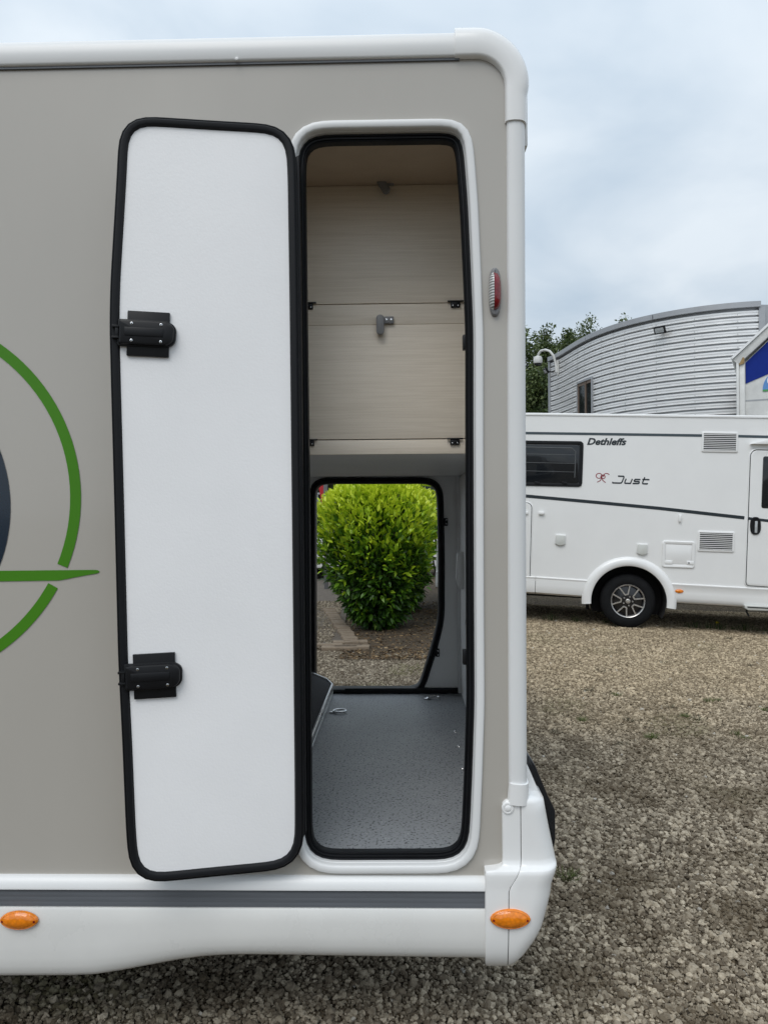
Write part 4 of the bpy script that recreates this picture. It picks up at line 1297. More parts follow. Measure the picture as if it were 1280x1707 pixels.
# entrance door with window, handle, rain cover and step
o_ = np.array(resample(fillet(quad_px([(1247.8, 747), (1345, 750), (1338, 985), (1239.5, 978.5)], -0.004), [0.10, 0.10, 0.06, 0.06], 8), 140))
ed = loft('entrance_door', o_, [(0.0, 0.001), (0.0, -0.008), (0.012, -0.013), (0.014, -0.004)], 'white', Bm)
loft('door_leaf', offset_in(o_, 0.024), [(0, -0.001), (0, -0.010), (0.006, -0.014), (0.03, -0.014)], 'white', ed, cap1=True)
p_ = offset_in(o_, 0.019)
v, f = ribbon(p_, 0.009, -0.0022, closed=True)
obj('door_gap', mesh('door_gap', v, f), 'ink', ed)
prism('door_window', fillet(quad_px([(1271.5, 760.5), (1322, 762), (1319, 848.5), (1268.3, 847)], -0.02), 0.025, 5), -0.020, -0.012, 'glass_dark', ed, bev=0.003)
v, f = ribbon([UB(a, c, -0.0165) for a, c in ((1247, 864.2), (1262, 866), (1280, 868.2), (1340, 875.5))], 0.034, -0.0165)
obj('door_stripe', fix_normals(mesh('door_stripe', v, f), 0, smooth=None), 'ink', ed)
hp_ = np.array([UB(1258.3 + 9 * a, 876.5 + 14.8 * c, -0.016) for a, c in oval(0, 0, 2, 2, 2.6, 36)])
hd = loft('door_handle', hp_, [(0, -0.012), (0, -0.026), (0.008, -0.034), (0.03, -0.030), (0.05, -0.026)], 'black_plastic', ed, cap1=True)
x_, z_ = UB(1259.3, 878.5, -0.03)
box('handle_lever', x_ - 0.016, x_ + 0.016, -0.046, -0.026, z_ - 0.075, z_ + 0.075, 'lamp_glass', hd, bev=0.008)
ap = [UB(a, c, -0.01) for a, c in ((1249.5, 740.5), (1276, 733.8), (1335, 734), (1352, 743), (1335, 742.6), (1280, 741.2))]
prism('rain_cover', ap, -0.075, 0.001, 'white', Bm, bev=0.004)
st = [UB(a, c, -0.05) for a, c in ((1240.5, 1009), (1340, 1013), (1340, 1020), (1246, 1017), (1241, 1014))]
sp_ = prism('entry_step', st, -0.06, 0.30, 'cover', Bm, bev=0.004)
x_, z_ = UB(1262, 1012.5, -0.06)
box('step_edge', x_ - 0.12, x_ + 0.7, -0.066, -0.058, z_ - 0.008, z_ + 0.004, 'black_plastic', sp_)
x_, z_ = UB(1246, 1018, 0.0)
tube('step_bracket', [(x_, 0.05, z_ + 0.05), (x_ - 0.01, 0.02, z_ - 0.02), (x_ + 0.02, 0.02, z_ - 0.07)], 0.012, 'dark', Bm)
mk, _, _ = marker(1131.5, 985.5, 0.105, 0.05, -0.014, Bm, MB)

# lettering
def text_mesh(body_, size, shear, offset, sx):
    cu = bpy.data.curves.new('t', 'FONT'); cu.body = body_; cu.size = size; cu.shear = shear; cu.offset = offset
    cu.resolution_u = 3
    to = bpy.data.objects.new('t', cu)
    COL.objects.link(to)
    bpy.context.view_layer.update()
    me = bpy.data.meshes.new_from_object(to.evaluated_get(bpy.context.evaluated_depsgraph_get()))
    bpy.data.objects.remove(to)
    co = [v.co.copy() for v in me.vertices]
    return [(c.x * sx, c.y) for c in co], [tuple(p.vertices) for p in me.polygons]
def decal(name, pts, faces, px0, px1, material, y=-0.003, height=None):
    a = Vector(UB(*px0, y)); b_ = Vector(UB(*px1, y))
    P = np.array(pts); w_ = P[:, 0].max() - P[:, 0].min(); x0_ = P[:, 0].min()
    u = (b_ - a); sc_ = u.length / w_; u = u.normalized(); up_ = Vector((-u.y, u.x))
    hs_ = (height / (P[:, 1].max())) if height else sc_
    v = []
    for p in P:
        q = a + u * ((p[0] - x0_) * sc_) + up_ * (p[1] * hs_)
        v.append((q.x, y, q.y))
    me = mesh(name, v, faces)
    return obj(name, fix_normals(me, 0, smooth=None), material, body)
p_, f_ = text_mesh('Dethleffs', 1.0, 0.28, 0.035, 1.0)
decal('maker_lettering', p_, f_, (978, 741), (1043.5, 741.7), 'ink', height=0.088)
def strokes(lines, w, shear):
    V, Fc = [], []
    for ln in lines:
        ln = [(a + shear * c, c) for a, c in ln]
        v, f = ribbon(ln, w, 0)
        o0 = len(V); V += [(a, c) for a, _, c in v]; Fc += [tuple(o0 + i for i in q) for q in f]
    return V, Fc
def rc(pts, r_, n_=5):
    """open polyline with rounded inner corners"""
    out = [pts[0]]
    for i in range(1, len(pts) - 1):
        p = Vector(pts[i]); a = Vector(pts[i - 1]) - p; b_ = Vector(pts[i + 1]) - p
        d = min(r_, a.length / 2, b_.length / 2)
        a = p + a.normalized() * d; b_ = p + b_.normalized() * d
        for k in range(n_ + 1):
            t_ = k / n_
            out.append(tuple(a * (1 - t_) ** 2 + p * 2 * t_ * (1 - t_) + b_ * t_ ** 2))
    out.append(pts[-1])
    return out
J = [rc([(0.45, 1.0), (1.5, 1.0), (1.5, 0.06), (0.0, 0.06), (0.0, 0.2)], 0.22),
     rc([(1.95, 0.68), (1.95, 0.06), (2.95, 0.06)], 0.22), [(2.95, 0.68), (2.95, 0.0)],
     rc([(4.3, 0.62), (3.4, 0.62), (3.4, 0.34), (4.3, 0.34), (4.3, 0.06), (3.3, 0.06)], 0.18),
     rc([(4.85, 0.95), (4.85, 0.06), (5.7, 0.06), (5.7, 0.16)], 0.2), [(4.6, 0.64), (5.75, 0.64)]]
p_, f_ = strokes(J, 0.19, 0.45)
decal('model_lettering', p_, f_, (1019.5, 805.6), (1081.5, 807.4), 'ink', height=0.105)
def circ(cx_, cz_, r_, a0, a1, n_=18):
    return [(cx_ + r_ * math.cos(R(a)), cz_ + r_ * math.sin(R(a))) for a in np.linspace(a0, a1, n_)]
K = [circ(0.30, 0.72, 0.27, 0, 350), circ(0.30, 0.72, 0.27, -10, 10)[:4] + [(0.55, 0.5), (0.42, 0.2), (0.14, 0.02)],
     circ(0.66, 0.62, 0.2, 0, 350), [(0.62, 0.86), (0.56, 0.55), (0.66, 0.22), (0.92, 0.0)], circ(0.98, 0.72, 0.28, 200, 30)]
p_, f_ = strokes(K, 0.075, 0.0)
decal('anniversary_emblem', p_, f_, (992, 804), (1015, 804.6), 'red_film', height=0.125)

# ================================================================== corrugated building
HB = 6.0
crest = [(1265.8, 502.3), (1220.8, 506), (1181.5, 510), (1145.5, 514.4), (1109.3, 520), (1073, 528.5), (1043.7, 535.8), (1017.5, 544), (991, 554.8), (958.4, 571.8), (925.6, 591), (916, 596)]
plan = np.array([[*at_height(a, c, HB).xy] for a, c in crest])
# smooth the plan curve
tt = np.concatenate([[0], np.cumsum(np.linalg.norm(np.diff(plan, axis=0), axis=1))]); tt /= tt[-1]
cxp = np.polyfit(tt, plan[:, 0], 4); cyp = np.polyfit(tt, plan[:, 1], 4)
def plan_at(t):
    return np.stack([np.polyval(cxp, t), np.polyval(cyp, t)], -1)
def plan_n(t):
    d = plan_at(t + 1e-3) - plan_at(t - 1e-3)
    d /= np.linalg.norm(d, axis=-1, keepdims=True)
    return np.stack([-d[..., 1], d[..., 0]], -1)
_pn = plan_n(np.array([0.3]))[0]; _sgn = 1.0 if np.dot(_pn, -plan_at(np.array([0.3]))[0]) > 0 else -1.0
def wall_pt(t, out):
    return plan_at(np.asarray(t)) + plan_n(np.asarray(t)) * _sgn * out
BL = empty('corrugated_building', Matrix.Translation((7.5, 19, 0)), 'silver corrugated metal building with a curved wall and grey roof edge', 'building')
BI = BL.matrix_world.inverted()
def bobj(name, v, f, material, parent=None, smooth=30, **k):
    me = fix_normals(mesh(name, [BI @ Vector(p) for p in v], f), 0, smooth=smooth)
    return obj(name, me, material, parent or BL, **k)
pitch = 0.1405
nr = int((HB - 0.14) / pitch)
zprof = []
for k in range(nr):
    z0_ = HB - 0.14 - (k + 1) * pitch
    zprof += [(0.006, z0_ + 0.001), (-0.006, z0_ + 0.010), (-0.006, z0_ + 0.050), (0.006, z0_ + 0.058), (0.006, z0_ + 0.094), (-0.075, z0_ + 0.100), (-0.075, z0_ + pitch - 0.003)]
zprof.sort(key=lambda q: q[1])
def strip_on_wall(name, t0, t1, n_, prof_, material, closed=False, parent=None):
    ts = np.linspace(t0, t1, n_)
    v, f = [], []
    k = len(prof_)
    for t in ts:
        for o_off, z_ in prof_:
            p = wall_pt(t, o_off); v.append((p[0], p[1], z_))
    for i in range(n_ - 1):
        for j in range(k - 1):
            f.append((i * k + j, (i + 1) * k + j, (i + 1) * k + j + 1, i * k + j + 1))
        if closed:
            f.append((i * k + k - 1, (i + 1) * k + k - 1, (i + 1) * k, i * k))
    if closed:
        f += [tuple(range(k)), tuple(range((n_ - 1) * k, n_ * k))]
    return bobj(name, v, f, material, parent, 25)
cuts = [0.0, 0.16, 0.32, 0.47, 0.60, 0.72, 0.84, 1.0]
pans = []
for i in range(len(cuts) - 1):
    off = 0.003 if i % 2 else 0.0
    pans.append(strip_on_wall('cladding_panel', cuts[i] - (0.004 if i else 0), cuts[i + 1] + (0.004 if i < 6 else 0), 14, [(a + off, c) for a, c in zprof], 'cladding'))
for (a, c) in ((0.0, 0.30), (0.303, 0.62), (0.623, 1.0)):
    strip_on_wall('roof_fascia', a, c, 22, [(-0.05, HB - 0.125), (0.065, HB - 0.125), (0.07, HB - 0.12), (0.07, HB - 0.004), (0.066, HB), (-0.12, HB)], 'trim_grey', True)
strip_on_wall('end_trim', -0.012, 0.004, 3, [(-0.06, 0), (0.03, 0), (0.03, HB - 0.13), (-0.06, HB - 0.13)], 'trim_grey', True)
strip_on_wall('end_trim', 0.992, 1.006, 3, [(-0.06, 0), (0.03, 0), (0.03, HB - 0.13), (-0.06, HB - 0.13)], 'trim_grey', True)
ps = []
for tcol in np.arange(0.06, 1.0, 0.118):
    for k in range(0, nr, 1):
        z_ = HB - 0.14 - (k + 1) * pitch + 0.026
        if z_ < 2.2:
            continue
        p = wall_pt(tcol, -0.008); q = wall_pt(tcol, 0.004); w_ = wall_pt(tcol + 0.0008, -0.008)
        dxy = (w_[0] - p[0], w_[1] - p[1])
        v = [(p[0] + a * dxy[0] + b_ * (q[0] - p[0]), p[1] + a * dxy[1] + b_ * (q[1] - p[1]), z_ + c * 0.008) for a in (-1, 1) for b_ in (0, 1) for c in (-1, 1)]
        ps.append(([BI @ Vector(t_) for t_ in v], [(0, 1, 3, 2), (4, 6, 7, 5), (0, 4, 5, 1), (2, 3, 7, 6), (0, 2, 6, 4), (1, 5, 7, 3)], 0))
joined('cladding_fixings', ps, ['trim_grey'], BL, kind='stuff')
# body behind the curved skin
ts = np.linspace(0, 1, 30)
base = [tuple(wall_pt(t, -0.06)) for t in ts]
e0, e1 = base[0], base[-1]
base += [(e1[0] + 5.5, e1[1] + 3.0), (e0[0] + 5.0, e0[1] + 9.5), (e0[0] + 4.0, e0[1] + 0.4)]
nb = len(base)
v = [(a, c, -0.3) for a, c in base] + [(a, c, HB - 0.05) for a, c in base]
f = [tuple(range(nb)), tuple(range(nb, 2 * nb))] + [(i, (i + 1) % nb, nb + (i + 1) % nb, nb + i) for i in range(nb)]
bobj('core_wall', v, f, 'trim_grey', None, 30)
# window: find the place along the curve
def t_for_px(px_, z_=4.0):
    best = None
    for t in np.linspace(0, 1, 400):
        p = wall_pt(t, 0.03); d = Vector((p[0], p[1], z_)) - EYE
        u = CX + F_PX * d.dot(RGT) / d.dot(FWD)
        if best is None or abs(u - px_) < best[0]:
            best = (abs(u - px_), t)
    return best[1]
def z_for_py(t, py_):
    p = wall_pt(t, 0.03); Yd = p[1]
    return EYE.z - (py_ - CY - (CX + 0 - CX)) / F_PX * Yd - (p[0]) * 0.0073 + 0
ta, tb = t_for_px(986), t_for_px(963)
zt_ = z_for_py(0.5 * (ta + tb), 636)
zlo = zt_ - 1.9
wfr = strip_on_wall('window', ta, tb, 3, [(-0.03, zt_ - 0.001), (0.05, zt_ - 0.001), (0.05, zt_ + 0.05), (-0.03, zt_ + 0.05)], 'trim_grey', True)
for q0, q1 in ((ta - 0.005, ta), (tb, tb + 0.005)):
    strip_on_wall('window_jamb', q0, q1, 2, [(-0.03, zlo), (0.05, zlo), (0.05, zt_ + 0.05), (-0.03, zt_ + 0.05)], 'trim_grey', True, wfr)
strip_on_wall('window_pane', ta + 0.0, tb, 3, [(0.007, zlo), (0.012, zlo), (0.012, zt_), (0.007, zt_)], 'glass_dark', True, wfr)
tm = ta + (tb - ta) * 0.42
strip_on_wall('window_mullion', tm - 0.0035, tm + 0.0035, 2, [(0.006, zlo), (0.035, zlo), (0.035, zt_), (0.006, zt_)], 'win_frame', True, wfr)
strip_on_wall('window_mullion', tb - 0.006, tb, 2, [(0.006, zlo), (0.03, zlo), (0.03, zt_), (0.006, zt_)], 'win_frame', True, wfr)
strip_on_wall('window_lintel', ta, tb, 2, [(0.006, zt_ - 0.08), (0.03, zt_ - 0.08), (0.03, zt_), (0.006, zt_)], 'win_frame', True, wfr)

# floodlights and dome camera
def wall_frame(px_, py_, off=0.0):
    t = t_for_px(px_); z_ = z_for_py(t, py_)
    p = wall_pt(t, off); nrm = plan_n(np.asarray(t)) * _sgn
    yv = Vector((-nrm[0], -nrm[1], 0)); xv = Vector((0, 0, 1)).cross(yv) * -1
    mw = Matrix(((xv.x, yv.x, 0, p[0]), (xv.y, yv.y, 0, p[1]), (0, 0, 1, z_), (0, 0, 0, 1)))
    return mw
def floodlight(px_, py_, w, h, label, tilt, reach):
    mw = wall_frame(px_, py_, 0.006)
    o = empty('floodlight', mw, label, 'floodlight', 'floodlights on the corrugated building')
    br = box('bracket', -0.02, 0.02, -reach, 0.0, -0.03, 0.0, 'black_plastic', o, bev=0.003)
    me = box_mesh('lamp_case', -w / 2, w / 2, -0.06, 0.0, -h / 2, h / 2, 0.008)
    me.transform(Matrix.Translation((0, -reach, 0.02)) @ Matrix.Rotation(tilt, 4, 'X'))
    cs = obj('lamp_case', me, 'black_plastic', o)
    me = box_mesh('lamp_window', -w / 2 + 0.03, w / 2 - 0.03, -0.066, -0.058, -h / 2 + 0.03, h / 2 - 0.03, 0.002)
    me.transform(Matrix.Translation((0, -reach, 0.02)) @ Matrix.Rotation(tilt, 4, 'X'))
    obj('lamp_window', me, 'lamp_glass', cs)
    return o
floodlight(1105.5, 552.5, 0.26, 0.17, 'black floodlight high on the middle of the curved wall', R(28), 0.16)
floodlight(921, 619, 0.20, 0.17, 'black floodlight under the dome camera at the wall corner', R(35), 0.20)
mw = wall_frame(930, 612, 0.006)
o = empty('security_camera', mw, 'white dome camera hanging from a gooseneck arm on the wall corner', 'security camera')
box('wall_plate', -0.05, 0.05, -0.05, 0.0, -0.22, 0.20, 'weathered', o, bev=0.01)
arm = [(0, -0.06, -0.15), (0, -0.08, 0.1), (-0.03, -0.13, 0.32), (-0.10, -0.22, 0.47), (-0.22, -0.30, 0.53), (-0.36, -0.38, 0.53), (-0.46, -0.42, 0.46), (-0.49, -0.43, 0.36)]
tube('arm', arm, 0.035, 'weathered', o, seg=10)
lathe('camera_housing', [(0.0, 0.10), (0.06, 0.10), (0.12, 0.07), (0.13, 0.0), (0.13, -0.08), (0.115, -0.11), (0.0, -0.11)], (-0.49, -0.43, 0.30), 'weathered', o, seg=24, axis='z')
lathe('camera_dome', [(0.10, -0.11), (0.09, -0.15), (0.05, -0.185), (0.0, -0.195)], (-0.49, -0.43, 0.30), 'glass_dark', o, seg=20, axis='z')

# ================================================================== white gabled shed with a blue sign panel
SY = 13.6
MS = Matrix.Translation(((1241 - CX) / F_PX * SY, SY, 0)) @ Matrix.Rotation(R(-27), 4, 'Z')
sh = empty('sign_shed', MS, 'white gabled shed with a dark blue sign panel on its front', 'shed')
def US(px_, py_, y=0.0): return on_plane(MS, px_, py_, y)
xe0, ze0 = US(1241, 604)
xr_, zr_ = US(1290, 557)
sl = (zr_ - ze0) / (xr_ - xe0)
wS = 3.6
ridge = (xe0 + wS / 2, ze0 + sl * wS / 2)
gab = [(xe0, -0.2), (xe0 + wS, -0.2), (xe0 + wS, ze0), ridge, (xe0, ze0)]
gw = prism('gable_wall', gab, 0.0, 3.0, 'weathered', sh)
zj = US(1260, 667)[1]
box('panel_joint', xe0 + 0.005, xe0 + wS, -0.004, 0.002, zj - 0.012, zj + 0.012, 'trim_grey', gw)
xp0 = US(1232, 650)[0]
for q in (0, 1):
    xx = xp0 if q == 0 else xe0 + wS
    box('corner_post', xx, xx + (xe0 - xp0), -0.07, 0.05, -0.2, ze0 + 0.02, 'weathered', sh, bev=0.012)
    box('down_pipe', xx - 0.05 + q * 0.16, xx + 0.0 + q * 0.16, -0.10, -0.03, -0.2, ze0 - 0.0, 'weathered', sh, bev=0.02)
def barge(a, c):
    a = Vector(a); c = Vector(c); d = (c - a).normalized(); nn_ = Vector((-d.y, d.x))
    if nn_.y < 0: nn_ = -nn_
    pts = [a - nn_ * 0.02, c - nn_ * 0.02, c + nn_ * 0.11, a + nn_ * 0.11]
    prism('barge_board', [tuple(p) for p in pts], -0.10, 0.04, 'weathered', sh, bev=0.008)
    pts = [a + nn_ * 0.112, c + nn_ * 0.112, c + nn_ * 0.15, a + nn_ * 0.15]
    prism('roof_sheet', [tuple(p) for p in pts], -0.14, 3.1, 'white_plastic', sh)
barge((xp0 - 0.03, ze0 - 0.03), ridge); barge((xe0 + wS + 0.1, ze0 - 0.03), ridge)
prism('rusty_joint', fillet([(xe0 - 0.10, ze0 - 0.06), (xe0 - 0.005, ze0 - 0.03), (xe0 - 0.005, ze0 + 0.06), (xe0 - 0.03, ze0 + 0.08)], 0.01, 3), -0.104, -0.06, 'rust', sh)
b0 = US(1240.5, 640); b1 = US(1280, 623)
sb = (b1[1] - b0[1]) / (b1[0] - b0[0])
bl_ = [(xe0 + 0.008, b0[1]), (ridge[0], b0[1] + sb * (ridge[0] - xe0)), (ridge[0], ridge[1] - 0.03), (xe0 + 0.008, ze0 - 0.01)]
prism('blue_sign_panel', bl_, -0.012, 0.001, 'blue_panel', gw)
lx0, lz0 = US(1270.5, 652.5, -0.015); lw = 0.62; 
zc0 = US(1271, 649.5, -0.015)[1]
prism('sign_emblem', [(lx0 + lw / 2 - lw / 2 * math.cos(t), zc0 + 0.33 * math.sin(t)) for t in np.linspace(0, math.pi, 24)], -0.015, 0.001, 'lightblue', gw)
box('emblem_base', lx0, lx0 + lw, -0.016, 0.001, lz0 - 0.0, zc0, 'green_panel', gw)
v, f = ribbon([(lx0 + 0.26 + 0.17 * math.cos(t), zc0 + 0.15 + 0.12 * math.sin(t)) for t in np.linspace(0.3, 5.6, 20)], 0.04, -0.018)
obj('emblem_letter', fix_normals(mesh('emblem_letter', v, f), 0, smooth=None), 'white', gw)
# low dark roof edge of the hall further back
MH = Matrix.Translation((0, 24, 0))
hl = empty('rear_hall', Matrix.Translation((16, 26, 0)), 'pale hall with a dark roof edge behind the corrugated building', 'building')
z_h = at_depth(1272, 546, 24).z
box('hall_wall', -4.6, 9, -2.0, 8, -0.3, z_h - 0.12, 'weathered', hl)
box('hall_roof', -4.7, 9.1, -2.1, 8.1, z_h - 0.12, z_h + 0.12, 'stripe', hl)

# ================================================================== leaves
def leaf_proto(w, fold=0.25, curl=0.12):
    ys = [0.0, 0.28, 0.62, 1.0]; ws = [0.03, 0.9, 0.8, 0.0]
    v = []
    for y_, q in zip(ys[:-1], ws[:-1]):
        dz = -curl * y_ * y_
        v += [(-w / 2 * q, y_, fold * w / 2 * q + dz), (0, y_, dz), (w / 2 * q, y_, fold * w / 2 * q + dz)]
    v.append((0, 1.0, -curl))
    f = []
    for i in range(2):
        a = 3 * i
        f += [(a, a + 1, a + 4, a + 3), (a + 1, a + 2, a + 5, a + 4)]
    f += [(6, 7, 9), (7, 8, 9)]
    return np.array(v), f
def leaf_cloud(name, pos, dirs, sizes, tint, proto, material, parent, **k):
    """many leaves as one mesh"""
    v0, f0 = proto
    n = len(pos)
    d = dirs / np.linalg.norm(dirs, axis=1)[:, None]
    rnd = RNG.normal(0, 1, (n, 3)) * 0.55 + np.array([0, 0, 1.0])
    x = np.cross(d, rnd); x /= np.linalg.norm(x, axis=1)[:, None]
    z = np.cross(x, d)
    V = pos[:, None, :] + sizes[:, None, None] * (v0[None, :, 0:1] * x[:, None, :] + v0[None, :, 1:2] * d[:, None, :] + v0[None, :, 2:3] * z[:, None, :])
    nv = len(v0)
    me = bpy.data.meshes.new(name)
    me.vertices.add(n * nv); me.vertices.foreach_set('co', V.astype(np.float32).ravel())
    lens = np.array([len(q) for q in f0]); flat = np.concatenate([np.array(q) for q in f0])
    loops = (flat[None, :] + (np.arange(n) * nv)[:, None]).ravel()
    me.loops.add(len(loops)); me.loops.foreach_set('vertex_index', loops.astype(np.int32))
    tot = np.tile(lens, n); st = np.concatenate([[0], np.cumsum(tot)[:-1]])
    me.polygons.add(len(tot)); me.polygons.foreach_set('loop_start', st.astype(np.int32)); me.polygons.foreach_set('loop_total', tot.astype(np.int32))
    a = me.attributes.new('tint', 'FLOAT', 'POINT'); a.data.foreach_set('value', np.repeat(tint, nv).astype(np.float32))
    me.update(calc_edges=True); me.validate()
    me.shade_smooth()
    return obj(name, me, material, parent, **k)

LAUREL = leaf_proto(0.43, 0.35, 0.16)
def hedge(name, cx_, cy_, prof, ry, n, label, singles=0, group=None, ridge=0.0):
    """prof [(z, radius)]; ry depth factor; clipped laurel"""
    zs = np.array([p[0] for p in prof]); rs = np.array([p[1] for p in prof])
    root = empty(name, Matrix.Translation((cx_, cy_, 0)), label, 'hedge', group)
    # area-weighted heights
    zz = np.linspace(zs[0], zs[-1], 200); rr = np.interp(zz, zs, rs) + 0.04
    cdf = np.cumsum(rr + 0.35 * np.abs(np.gradient(rr, zz)) * rr * 2); cdf /= cdf[-1]
    u = RNG.random(n)
    z = np.interp(u, cdf, zz); a = RNG.uniform(0, 2 * math.pi, n)
    depth = RNG.random(n) ** 1.5 * 0.5
    bmp = 1 + 0.06 * np.sin(a * 5 + z * 4) + 0.05 * np.sin(a * 9 - z * 7 + 2) + 0.05 * np.sin(a * 3 - z * 2.3 + 1) + np.where(RNG.random(n) < 0.05, RNG.uniform(0, 0.12, n), 0)
    topcap = RNG.random(n) < 0.22
    r = np.maximum(0.02, np.interp(z, zs, rs) * bmp - depth)
    r[topcap] = np.interp(zs[-1], zs, rs) * 1.25 * np.sqrt(RNG.random(topcap.sum()))
    z[topcap] = zs[-1] - 0.05 - depth[topcap] * 0.5 - 0.18 * (r[topcap] / max(rs)) ** 2
    out = np.stack([np.cos(a), np.sin(a) , np.zeros(n)], 1)
    pos = np.stack([r * np.cos(a), r * np.sin(a) * ry, z], 1)
    h = (z - zs[0]) / (zs[-1] - zs[0])
    upw = 0.05 + 1.15 * h ** 1.2
    dirs = out * (0.9 - 0.45 * h)[:, None] + np.array([0, 0, 1.0]) * (upw - 0.35 * (h < 0.35))[:, None] + RNG.normal(0, 0.42, (n, 3))
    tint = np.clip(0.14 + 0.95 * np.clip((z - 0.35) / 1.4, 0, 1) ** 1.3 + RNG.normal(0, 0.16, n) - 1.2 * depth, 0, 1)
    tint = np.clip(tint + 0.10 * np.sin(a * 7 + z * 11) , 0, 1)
    size = RNG.uniform(0.07, 0.12, n) * (1.0 - 0.18 * (h > 0.8))
    # the leaves that face the camera and lie outermost become objects of their own
    if singles:
        score = -pos[:, 1] / max(rs) - depth * 3 + RNG.random(n) * 0.25
        pick = np.argsort(-score)[:singles]
        keep = np.ones(n, bool); keep[pick] = False
    else:
        keep = np.ones(n, bool); pick = []
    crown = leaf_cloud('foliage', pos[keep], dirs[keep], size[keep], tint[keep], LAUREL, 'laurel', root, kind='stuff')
    protos = {}
    v0, f0 = LAUREL
    for i in pick:
        q = min(7, int(tint[i] * 8))
        if q not in protos:
            me = mesh('leaf', v0, f0); me.shade_smooth()
            at = me.attributes.new('tint', 'FLOAT', 'POINT'); at.data.foreach_set('value', np.full(len(v0), (q + 0.5) / 8, np.float32))
            me.materials.append(M['laurel']); protos[q] = me
        o = bpy.data.objects.new('leaf', protos[q]); COL.objects.link(o); o.parent = crown
        d = Vector(dirs[i]).normalized(); xx = d.cross(Vector((RNG.normal(0, .5), RNG.normal(0, .5), 1))).normalized(); z3 = xx.cross(d)
        s = float(size[i]) * 1.05
        o.matrix_local = Matrix(((xx.x * s, d.x * s, z3.x * s, pos[i][0]), (xx.y * s, d.y * s, z3.y * s, pos[i][1]), (xx.z * s, d.z * s, z3.z * s, pos[i][2]), (0, 0, 0, 1)))
    # woody stems
    ps = []
    for k in range(16):
        a = RNG.uniform(0, 6.28); q = RNG.uniform(0.25, 0.8)
        p1 = (rs[2] * q * math.cos(a) * 0.6, rs[2] * q * math.sin(a) * 0.6 * ry, 0.35); p2 = (max(rs) * q * math.cos(a), max(rs) * q * math.sin(a) * ry, zs[-1] * RNG.uniform(0.6, 0.92))
        ps.append((*tube_data([(0.05 * math.cos(a), 0.05 * math.sin(a), -0.05), p1, p2], [0.022, 0.016, 0.006], 6), 0))
    joined('stems', ps, ['bark'], root)
    return root
hy = 10.05
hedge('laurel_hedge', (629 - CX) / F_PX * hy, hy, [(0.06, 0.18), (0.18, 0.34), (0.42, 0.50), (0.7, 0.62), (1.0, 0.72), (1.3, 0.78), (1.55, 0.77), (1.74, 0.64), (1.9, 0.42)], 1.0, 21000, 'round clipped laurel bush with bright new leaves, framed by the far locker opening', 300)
hedge('laurel_hedge', 1.15, 12.7, [(1.15, 0.45), (1.3, 0.75), (1.55, 0.95), (1.8, 1.02), (2.1, 0.95), (2.35, 0.6)], 1.1, 9000, 'taller laurel bush on bare stems standing behind the round clipped one', 0)
hedge('laurel_hedge', 0.12, 12.0, [(0.1, 0.35), (0.5, 0.55), (0.9, 0.62), (1.3, 0.68), (1.75, 0.68), (2.05, 0.55), (2.2, 0.4)], 1.2, 9000, 'laurel bush with yellow-green top showing over the round clipped one', 0)

# ================================================================== trees behind the building
TLEAF = leaf_proto(0.6, 0.2, 0.1)
def tree(X, Y, H, Rc, n, label, low=0.25, seed=0, airy=0.0, big=0.13):
    r = np.random.default_rng(seed)
    root = empty('tree', Matrix.Translation((X, Y, float(ground_z(X, Y)))), label, 'tree', 'trees behind the corrugated building')
    trunk = [(0, 0, -0.2), (0.05, 0.02, H * 0.3), (-0.05, 0.05, H * 0.6), (0.03, 0, H * 0.93)]
    ps = [(*tube_data(trunk, [H * 0.022, H * 0.018, H * 0.011, H * 0.003], 8), 0)]
    tips = []
    nb_ = 46
    for k in range(nb_):
        h0 = H * r.uniform(low, 0.93); a = r.uniform(0, 6.283)
        q = (h0 / H - low) / (1 - low)
        L_ = Rc * (1.0 - 0.78 * q ** 1.5) * r.uniform(0.55, 1.05)
        p0 = Vector((0, 0, h0 * 0.93)); p2 = Vector((L_ * math.cos(a), L_ * math.sin(a), min(H, h0 + L_ * r.uniform(0.15, 0.55))))
        p1 = p0.lerp(p2, 0.5) + Vector((0, 0, 0.12 * L_))
        ps.append((*tube_data([p0, p1, p2], [H * 0.006, H * 0.004, 0.008], 5), 0))
        for s_ in np.linspace(0.35, 1.0, 5):
            pp = p1.lerp(p2, (s_ - 0.5) * 2) if s_ > 0.5 else p0.lerp(p1, s_ * 2)
            tips.append((pp, 0.25 + 0.22 * Rc * (1.1 - 0.5 * s_)))
    for k in range(7):
        tips.append((Vector((r.normal(0, 0.12), r.normal(0, 0.12), H * r.uniform(0.86, 1.0))), 0.28))
    joined('trunk', ps, ['bark'], root)
    T = np.array([tuple(t[0]) for t in tips]); S = np.array([t[1] for t in tips])
    n = int(n * 2.1)
    idx = r.integers(0, len(T), n)
    g = r.normal(0, 1, (n, 3)); g /= np.linalg.norm(g, axis=1)[:, None]
    pos = T[idx] + g * (S[idx] * r.random(n) ** 0.6)[:, None] * np.array([1, 1, 0.75])
    dirs = g + r.normal(0, 0.6, (n, 3)) + np.array([0, 0, -0.2])
    tint = np.clip(0.35 + 0.25 * (pos[:, 2] / H) + 0.16 * r.normal(0, 1, n) + 0.18 * r.normal(0, 1, len(T))[idx], 0, 1)
    leaf_cloud('crown', pos, dirs, r.uniform(big * 0.6, big * 1.15, n), tint, TLEAF, 'tree_leaf', root, kind='stuff')
def tree_px(px_, py_top, Y, Rc, n, label, **k):
    p = at_depth(px_, py_top, Y)
    tree(p.x, p.y, p.z + 0.05, Rc, n, label, **k)
tree_px(868, 552, 31, 1.9, 9000, 'leafy tree beside the rail of the near motorhome, left of the dome camera', seed=1, low=0.12)
